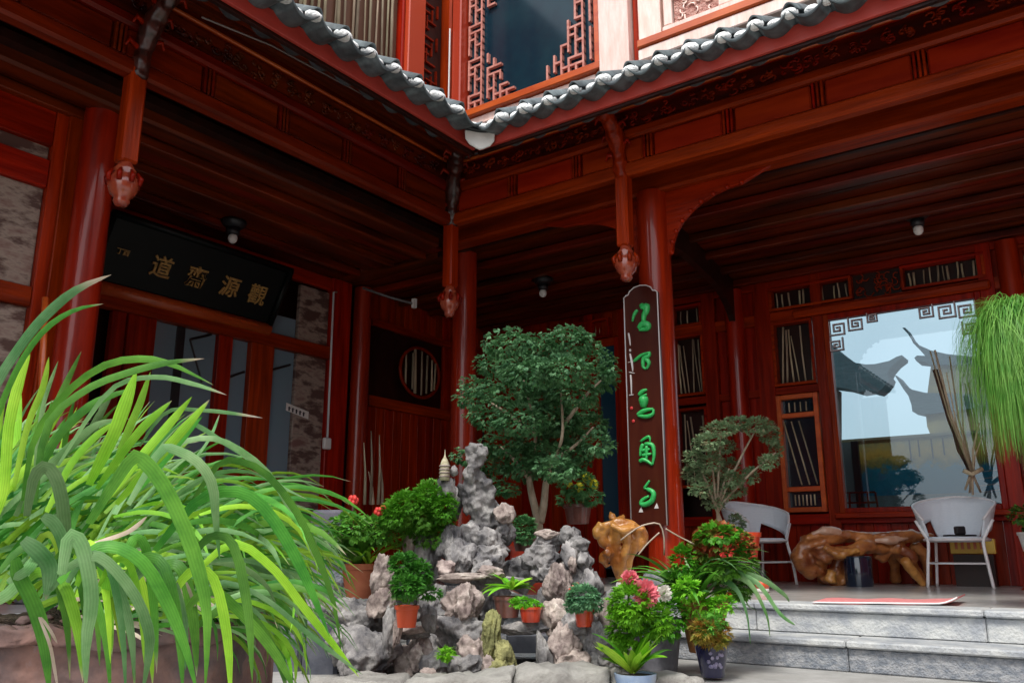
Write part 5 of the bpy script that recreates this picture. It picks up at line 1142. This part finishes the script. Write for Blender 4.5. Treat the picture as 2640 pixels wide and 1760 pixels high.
# pink flower plant in the pale blue pot
t = thing('pink_flower_plant', 'lime leaved plant with pink pompon flowers in the pale blue pot', 'plant', P(1640,1790,3.75)); K = px(3.75)
pot(t, P(1640,1800,3.75), 55*K, 42*K, 62*K, blueg2, False)
rosette(t, P(1632,1735,3.8), 26, .22, .055, [lf_yl, lf_lime], (30,88), (-10,60), seed=14, shape=.5); rosette(t, P(1636,1640,3.9), 20, .2, .03, [lf_lime], (10,80), (-40,20), seed=15)
foliage(t, lobes([(1625,1560,52,50),(1640,1620,54,50),(1690,1600,40,40),(1600,1620,30,60)],3.95), 1000, .032, lf_lime, 61, 'foliage', .1, 6, .22)
def pompon(par, u, v, r, d, mt, seed, nm='bloom'):
    rn = random.Random(seed); k = px(d); vs = []; fs = []; c = P(u,v,d)
    for i in range(260):
        dd = Vector((rn.gauss(0,1),rn.gauss(0,1),rn.gauss(0,1))).normalized(); s_ = dd.orthogonal().normalized()*r*k*.13; q = r*k*rn.uniform(.75,1.08); o = len(vs)
        vs += [c+dd*q*.4, c+dd*q*.8+s_, c+dd*q, c+dd*q*.8-s_]; fs.append((o,o+1,o+2,o+3))
    me = bpy.data.meshes.new(nm); me.from_pydata([tuple(q-par.location) for q in vs],[],fs); me.materials.append(mt); o = bpy.data.objects.new(nm,me); col.objects.link(o); o.parent = par
    MB().tube([c, P(u-6,v+70,d+.02), P(1640,1640,3.9)], .004, 5).build('stalk', lf_mid, par)
pompon(t,1624,1490,24,3.9,pinkf,1); pompon(t,1664,1528,38,3.85,pinkf,2); pompon(t,1712,1528,22,3.9,whitef,3)
# mixed cluster in the grey clay pot
t = thing('mixed_planter', 'crowded planter of strap leaves and red croton in a grey clay pot', 'plant', P(1700,1725,4.45)); K = px(4.45)
pot(t, P(1700,1728,4.45), 62*K, 46*K, 130*K, greyg)
rosette(t, P(1765,1540,4.5), 26, .40, .032, [lf_big, lf_mid], (35,88), (-60,10), seed=16); rosette(t, P(1800,1500,4.5), 20, .42, .028, [lf_bl, lf_big], (20,60), (-85,-30), seed=17, az=(-.6,1.6))
foliage(t, lobes([(1850,1465,60,24),(1905,1450,46,26),(1750,1500,36,30),(1890,1510,46,30)],4.6), 700, .036, lf_mid, 62, 'foliage', .3, 6, .24)
foliage(t, lobes([(1850,1385,56,32),(1900,1400,42,28),(1820,1420,40,30)],4.6), 620, .034, lf_cro, 63, 'croton_leaves', .2, 6, .36)
foliage(t, lobes([(1872,1420,16,12),(1915,1384,22,6),(1865,1540,14,10)],4.45), 24, .026, redf, 64, 'red_bracts', .2, 6, .34)
foliage(t, lobes([(1850,1375,60,20),(1880,1400,46,22)],4.5), 200, .03, lf_lime, 66, 'yellow_leaves', .2, 6, .34)
foliage(t, lobes([(1725,1590,40,50),(1760,1450,30,40)],4.4), 420, .03, lf_lime, 65, 'lime_leaves', .2, 6, .24)
for q in ([(1600,1392),(1640,1362),(1670,1350),(1700,1350),(1712,1385),(1712,1430)],[(1716,1362),(1750,1382),(1790,1402)],[(1700,1372),(1670,1400),(1645,1430)]): MB().tube(spline([P(u,v,4.5) for u,v in q],10), .0042, 6).build('dry_stalk', lf_dry, t, smooth=True)
for a,b__,c_,d_ in (((1880,1470),(1960,1490),(2020,1530),(2035,1550)),((1870,1480),(1930,1500),(1975,1580),(1985,1640)),((1860,1490),(1900,1520),(1925,1580),(1935,1660)),((1870,1470),(1950,1500),(2010,1580),(2050,1610))):
    pts = spline([P(a[0],a[1],4.5),P(b__[0],b__[1],4.4),P(c_[0],c_[1],4.35),P(d_[0],d_[1],4.35)],12); m = MB(); vs = []; fs = []
    for i,p_ in enumerate(pts): w_ = .014*(1-i/12)**.5+.001; vs += [p_+Vector((0,0,w_))+Rv*w_*.5, p_-Fv*.004, p_-Vector((0,0,w_))-Rv*w_*.5]
    for i in range(12): fs += [(3*i,3*i+1,3*i+4,3*i+3),(3*i+1,3*i+2,3*i+5,3*i+4)]
    m.add(vs,fs).build('leaf', lf_bl, t, smooth=True)
t = thing('strap_leaf_plant', 'spreading strap leaved plant in an orange clay pot above the cobalt pot', 'plant', P(1822,1680,4.5)); K = px(4.5)
pot(t, P(1818,1680,4.5), 62*K, 40*K, 128*K, mat('orange_clay',(.46,.15,.06),.8,c2=(.34,.20,.06),scale=(14,14,14),bump=.4))
rosette(t, P(1800,1550,4.5), 30, .34, .036, [lf_big, lf_bl], (40,88), (-40,40), seed=31); rosette(t, P(1815,1550,4.45), 16, .30, .026, [lf_yl, lf_big], (10,50), (-80,-30), seed=32)
foliage(t, lobes([(1770,1520,30,24),(1800,1560,40,22),(1860,1560,30,20)],4.4), 300, .032, lf_yl, 67, 'curly_leaves', .2, 6, .2)
# blue pot
t = thing('orange_tuft_plant', 'orange and green tufted plant in a small cobalt pot with white pattern', 'plant', P(1838,1742,4.25)); K = px(4.25); cp = P(1838,1743,4.25)
pot(t, cp, 43*K, 29*K, 82*K, blueg, False)
m = MB(); fr_ = Vector((-Fv.x,-Fv.y,0)).normalized()
rn = random.Random(4)
for k in range(16):
    a = rn.uniform(-.55,.55); z = rn.uniform(24,64)*K; r_ = (29+14*z/(82*K))*K+.001; nd = Matrix.Rotation(a,3,'Z') @ fr_; q = cp+nd*r_+Vector((0,0,z))
    m.sphere(q, (6*K,2*K,5*K), 6, 4)
m.build('painted_flowers', mat('white_pattern',(.45,.42,.55),.3,c2=(.15,.14,.30),scale=(60,60,60)), t, smooth=True)
foliage(t, lobes([(1812,1628,26,24),(1856,1630,26,22),(1835,1650,34,14)],4.25), 500, .030, lf_or, 71, 'foliage', .1, 6, .14); foliage(t, lobes([(1825,1610,26,20),(1850,1600,20,16)],4.25), 120, .032, lf_mid, 72, 'green_tufts', .1, 6, .16)
rosette(t, P(1835,1655,4.25), 26, .16, .008, [lf_or, lf_dry], (40,88), (-20,60), seed=22)

# ------------------------------------------------------------------ the big strap leaved clump in its trough
tr = thing('stone_trough', 'weathered red brown planter at lower left under the strap leaves', 'planter', P(250,1700,2.3))
D = 2.3; a = P(-120,1625,D); L = (P(575,1625,D)-a).length
Mx = Matrix.Translation(Vector((a.x,a.y,0))) @ Matrix.Rotation(YAW,4,'Z'); zt = P(250,1612,D).z
o = MB()
for (x0,x1,y0,y1,nm) in ((0,L,0,.05,'front_side'),(0,L,.50,.55,'back_side'),(0,.05,.05,.5,'end_side'),(L-.05,L,.05,.5,'end_side')): MB().box(x0,x1,y0,y1,GR,zt,Mx).build(nm, trough, tr, bevel=.012)
rimb = MB().box(-.015,L+.015,-.03,.0,zt-.055,zt-.002,Mx).build('rim_band', trough, tr)
def roughen(o, amp, sc_, cuts=5, it=2):
    bm = bmesh.new(); bm.from_mesh(o.data)
    for _ in range(it):
        ed = [e for e in bm.edges if e.calc_length() > .04]
        if ed: bmesh.ops.subdivide_edges(bm, edges=ed, cuts=cuts, use_grid_fill=True)
    for v in bm.verts:
        p_ = v.co; v.co = p_+Vector((noise.noise(p_*sc_),noise.noise(p_*sc_+Vector((5,5,5))),noise.noise(p_*sc_+Vector((9,1,3)))))*amp+Vector((noise.noise(p_*sc_*4),noise.noise(p_*sc_*4+Vector((3,3,3))),noise.noise(p_*sc_*4+Vector((7,1,3)))))*amp*.4
    for f in bm.faces: f.smooth = True
    bm.to_mesh(o.data); bm.free()
roughen(rimb, .035, 9, 5, 2)
for o_ in tr.children:
    if o_.name.startswith('front_side') or o_.name.startswith('end_side'): roughen(o_, .025, 7, 6, 2)
so_ = MB().box(.03,L-.03,.03,.52,GR,zt+.012,Mx).build('soil', soil, tr); roughen(so_, .03, 8, 6, 2)
for k in range(9): rock(60+58*k,1600+R.uniform(-6,4),R.uniform(12,26),R.uniform(7,13),2.34,trough,tr,'rubble',k+90,3)
bc = thing('strap_leaf_clump', 'huge clump of arching green strap leaves filling the lower left', 'plant', P(200,1560,2.5))
off = bc.location; NLEAF = [0]
rn_uv = random.Random(77)
def strap(pts, wpx, mt, d0=1.9, d1=None, twist=0, tip=.35, dry=None, n=14):
    """ribbon leaf through pixel/depth control points"""
    d1 = d1 or d0; N_ = len(pts); cp_ = [P(q[0],q[1], q[2] if len(q) > 2 else d0+(d1-d0)*i/(N_-1)) for i,q in enumerate(pts)]
    sp2 = spline(cp_, n); vs = []; fs = []
    for i, p_ in enumerate(sp2):
        t_ = i/n; tg = (sp2[min(i+1,n)]-sp2[max(i-1,0)]).normalized(); vw = (p_-CAM).normalized(); s0 = tg.cross(vw).normalized(); nn_ = s0.cross(tg)
        an = twist*(1-.6*t_)+.25*sin(t_*3+twist*5); s_ = s0*cos(an)+nn_*sin(an); up = s_.cross(tg)
        w_ = wpx*px(d0)/2*(min(1,.55+t_*2.2))*(1 if t_ < 1-tip else max(.02,1-((t_-(1-tip))/tip)**1.7))
        vs += [p_+s_*w_+up*w_*.22, p_, p_-s_*w_+up*w_*.22]
    for i in range(n): fs += [(3*i,3*i+1,3*i+4,3*i+3),(3*i+1,3*i+2,3*i+5,3*i+4)]
    me = bpy.data.meshes.new('leaf'); me.from_pydata([tuple(q-off) for q in vs],[],fs); me.materials.append(mt)
    add_uv(me, n, rn_uv.uniform(-.12,.04)+(dry or 0)*.016)
    for q in me.polygons: q.use_smooth = True
    o = bpy.data.objects.new('leaf', me); col.objects.link(o); o.parent = bc; NLEAF[0] += 1; return o
B_, U_, Y_m, X_ = lf_big, lf_bl, lf_yl, lf_dry
heroes = [([(-60,1180),(-20,1010),(60,880),(125,805),(200,745),(287,708)],34,U_,1.9,8),([(-40,1200),(-10,1080),(50,940),(115,850),(190,800),(267,783)],20,B_,1.95,6),
 ([(60,1290),(90,1130),(170,1015),(270,942),(370,925),(450,942),(550,992)],26,B_,2.0,4),([(90,1300),(120,1100),(220,1005),(330,960),(430,935),(527,924)],26,B_,1.95,4),
 ([(150,1200),(280,1010),(395,972),(500,990),(585,1018)],18,U_,2.05,12),([(-10,1330),(10,1250),(22,1100),(50,980),(78,912)],36,Y_m,2.1,0),([(30,1280),(70,1100),(110,1000),(126,920)],22,Y_m,2.2,0),([(100,1200),(130,1080),(160,1010),(210,905)],24,B_,2.2,0),([(90,1200),(110,1050),(150,930)],14,U_,2.3,0),
 ([(230,1250),(290,1130),(320,1050),(352,955)],46,Y_m,2.0,0),([(290,1220),(330,1110),(360,1040),(388,958)],26,Y_m,2.05,0),([(250,1260),(330,1150),(380,1090),(443,1032)],30,Y_m,2.0,0),([(270,1290),(360,1180),(430,1100),(495,1022)],32,Y_m,1.98,0),([(300,1300),(400,1190),(470,1110),(540,1030)],34,Y_m,1.96,0),([(330,1290),(420,1190),(470,1130),(522,1072)],24,B_,2.0,0),
 ([(60,1320),(120,1170),(190,1080),(260,1030),(350,1000)],30,B_,2.1,0),([(40,1330),(100,1230),(160,1170),(240,1100),(300,1080)],30,U_,2.15,0),([(120,1320),(180,1200),(240,1130),(300,1085)],26,Y_m,2.1,0),
 ([(70,1330),(86,1240),(112,1203),(140,1225),(160,1290),(168,1400),(160,1480),(150,1560)],44,U_,1.75,0),([(230,1350),(330,1195),(365,1185),(420,1250),(475,1360),(515,1480),(535,1600),(528,1790)],52,B_,1.65,0),([(330,1300),(410,1165),(450,1158),(510,1190),(548,1250),(556,1340),(567,1448)],36,U_,1.8,3),
 ([(160,1480),(178,1385),(208,1400),(230,1480),(236,1560),(222,1660),(222,1790)],50,U_,1.6,0),([(40,1440),(50,1480),(85,1550),(112,1640),(128,1790)],52,B_,1.6,0),([(150,1500),(232,1420),(300,1408),(370,1450),(425,1540),(475,1660),(510,1790)],46,B_,1.65,0),([(150,1480),(235,1432),(290,1460),(352,1540),(385,1630),(382,1700),(366,1790)],38,U_,1.62,0),
 ([(400,1420),(500,1300),(575,1268),(645,1280),(705,1340),(765,1440),(810,1540),(850,1640)],42,B_,1.85,0),([(380,1240),(450,1120),(500,1095),(560,1130),(640,1180),(720,1250),(792,1286)],18,U_,2.2,6),([(400,1240),(450,1150),(540,1128),(620,1160),(700,1230),(760,1340),(810,1440)],22,U_,2.15,0),
 ([(480,1320),(560,1200),(620,1190),(690,1225),(765,1320),(822,1440),(862,1560),(880,1680)],26,B_,2.1,0),([(500,1480),(600,1400),(700,1460),(780,1560),(860,1660),(927,1746)],30,Y_m,1.9,0),([(480,1560),(570,1500),(680,1540),(780,1620),(870,1690),(935,1738)],18,U_,1.85,0),([(460,1600),(540,1520),(640,1600),(720,1700),(765,1790)],34,B_,1.8,0),([(500,1620),(600,1560),(690,1640),(745,1790)],28,B_,1.85,0),
 ([(360,1150),(430,1062),(525,1058),(600,1065),(677,1077)],14,U_,2.2,10),([(490,1200),(540,1130),(566,1068)],10,U_,2.2,6),([(60,1390),(108,1430),(130,1470),(118,1545)],56,U_,1.62,0),([(110,1330),(140,1350),(164,1400),(172,1480)],42,U_,1.7,0),([(20,1500),(70,1470),(90,1440),(100,1410)],34,U_,1.6,0),
 ([(-40,1560),(20,1530),(60,1480),(75,1440)],40,U_,1.65,0),([(100,1590),(128,1660),(140,1720),(152,1790)],11,X_,1.58,0),([(105,1590),(130,1625),(148,1658)],10,X_,1.57,0),([(480,1500),(500,1560),(505,1640)],12,X_,1.8,0),([(340,1570),(400,1540),(480,1545),(540,1590)],14,X_,1.9,0),([(360,1490),(430,1500),(500,1530)],18,X_,1.85,0),([(240,1400),(330,1370),(380,1330)],16,X_,1.9,0)]
for i,(pts,w_,mt,d,dry) in enumerate(heroes): strap(pts, w_*.74, mt, d, d+.05, R.uniform(-.35,.35), dry=dry)
rn = random.Random(19)
def rand_leaf(u0, v0, ang, L, droop, w_, mt, d0, d1, **k):
    pts = [(u0,v0)]; u, v, a = u0, v0, ang; n_ = 5
    for i in range(n_): 
        a -= droop/n_*(.5+1.0*i/n_); u += cos(a)*L/n_; v -= sin(a)*L/n_; pts.append((u,v))
    strap(pts, w_, mt, d0, d1, rn.uniform(-.7,.7), tip=rn.uniform(.3,.6), **k)
for i in range(20):      # droopers over the planter
    u0 = rn.uniform(-20,560); v0 = rn.uniform(1390,1500); h_ = rn.uniform(20,70); sp_u = rn.uniform(60,150); e_ = rn.uniform(1680,1800)
    strap([(u0-sp_u*.5,v0+60),(u0,v0-h_*.2),(u0+sp_u*.55,v0+10),(u0+sp_u*.9,(v0+e_)/2),(u0+sp_u*1.0,e_)], rn.uniform(16,34), rn.choice([B_,B_,U_,Y_m]), rn.uniform(1.62,1.85), rn.uniform(1.65,1.85), rn.uniform(-.6,.6), n=12)
for i in range(92):      # main body: rising rightwards then flattening
    u0 = rn.uniform(-60,330); v0 = 1330+.45*u0+rn.uniform(-60,170); ang = radians(rn.uniform(18,72)); mt = rn.choice([B_,B_,Y_m,Y_m,U_])
    rand_leaf(u0, v0, ang, rn.uniform(230,420), radians(rn.uniform(20,80)), rn.uniform(11,22), mt, rn.uniform(2.0,2.8), rn.uniform(2.2,3.0), n=10)
for i in range(80):      # right hand sheaf falling outward
    u0 = rn.uniform(250,560); v0 = rn.uniform(1300,1600); ang = radians(rn.uniform(5,50)); mt = rn.choice([B_,B_,U_,Y_m])
    rand_leaf(u0, v0, ang, rn.uniform(260,460), radians(rn.uniform(70,120)), rn.uniform(10,18), mt, rn.uniform(1.9,2.7), rn.uniform(2.0,2.6), n=10)
for i in range(32):      # low horizontal ones
    u0 = rn.uniform(150,420); v0 = rn.uniform(1420,1620); rand_leaf(u0, v0, radians(rn.uniform(-5,35)), rn.uniform(180,340), radians(rn.uniform(20,60)), rn.uniform(9,16), rn.choice([B_,Y_m,X_,U_]), rn.uniform(1.95,2.4), rn.uniform(1.95,2.4), n=9)
for i in range(32):      # upright left
    u0 = rn.uniform(-40,190); rand_leaf(u0, 1330+rn.uniform(-40,40), radians(rn.uniform(70,100)), rn.uniform(200,330), radians(rn.uniform(0,35)), rn.uniform(14,24), rn.choice([B_,Y_m,U_]), 2.5, 2.6, n=9)
# dense inner mass behind (small leaves nobody could count)
for gi, mt_ in enumerate((lf_big, lf_yl, lf_bl)):
    vs = []; fs = []
    for i in range(430):
        z_ = rn.random(); right = rn.random() < .5
        if right: u0 = rn.uniform(240,600); v0 = rn.uniform(1290,1620); a = radians(rn.uniform(-5,50)); L = rn.uniform(200,420); dr_ = rn.uniform(1.0,1.9)
        else: u0 = rn.uniform(-80,360); v0 = 1310+.4*u0*.6+rn.uniform(-60,240); a = radians(rn.uniform(15,80)); L = rn.uniform(180,360); dr_ = rn.uniform(.3,1.2)
        d = rn.uniform(2.15,3.0); pts = []; u, v, aa = u0, v0, a
        for j in range(9): pts.append(P(u,v,d+.02*j)); aa -= dr_/8*(.4+1.2*j/8); u += cos(aa)*L/8; v -= sin(aa)*L/8
        w_ = rn.uniform(5,10)*px(d)*.9; o = len(vs); tw = rn.uniform(-.8,.8)
        for j,p_ in enumerate(pts):
            tg = (pts[min(j+1,8)]-pts[max(j-1,0)]).normalized(); s0 = tg.cross((p_-CAM).normalized()).normalized(); n0 = s0.cross(tg); q = w_*(1-(j/8)**2.2*.97); sv_ = (s0*cos(tw)+n0*sin(tw))*q
            vs += [p_+sv_, p_-n0*q*.15, p_-sv_]
        for j in range(8): fs += [(o+3*j,o+3*j+1,o+3*j+4,o+3*j+3),(o+3*j+1,o+3*j+2,o+3*j+5,o+3*j+4)]
    me = bpy.data.meshes.new('inner_leaves'); me.from_pydata([tuple(q-off) for q in vs],[],fs); me.materials.append(mt_)
    uv = me.uv_layers.new(name='UVMap')
    for l in me.loops: i_ = l.vertex_index%27; uv.data[l.index].uv = ((i_%3)/2, (i_//3)/8*(.90+.14*((l.vertex_index//27)%5)/4))
    o = bpy.data.objects.new('inner_leaves', me); col.objects.link(o); o.parent = bc; o['kind'] = 'stuff'
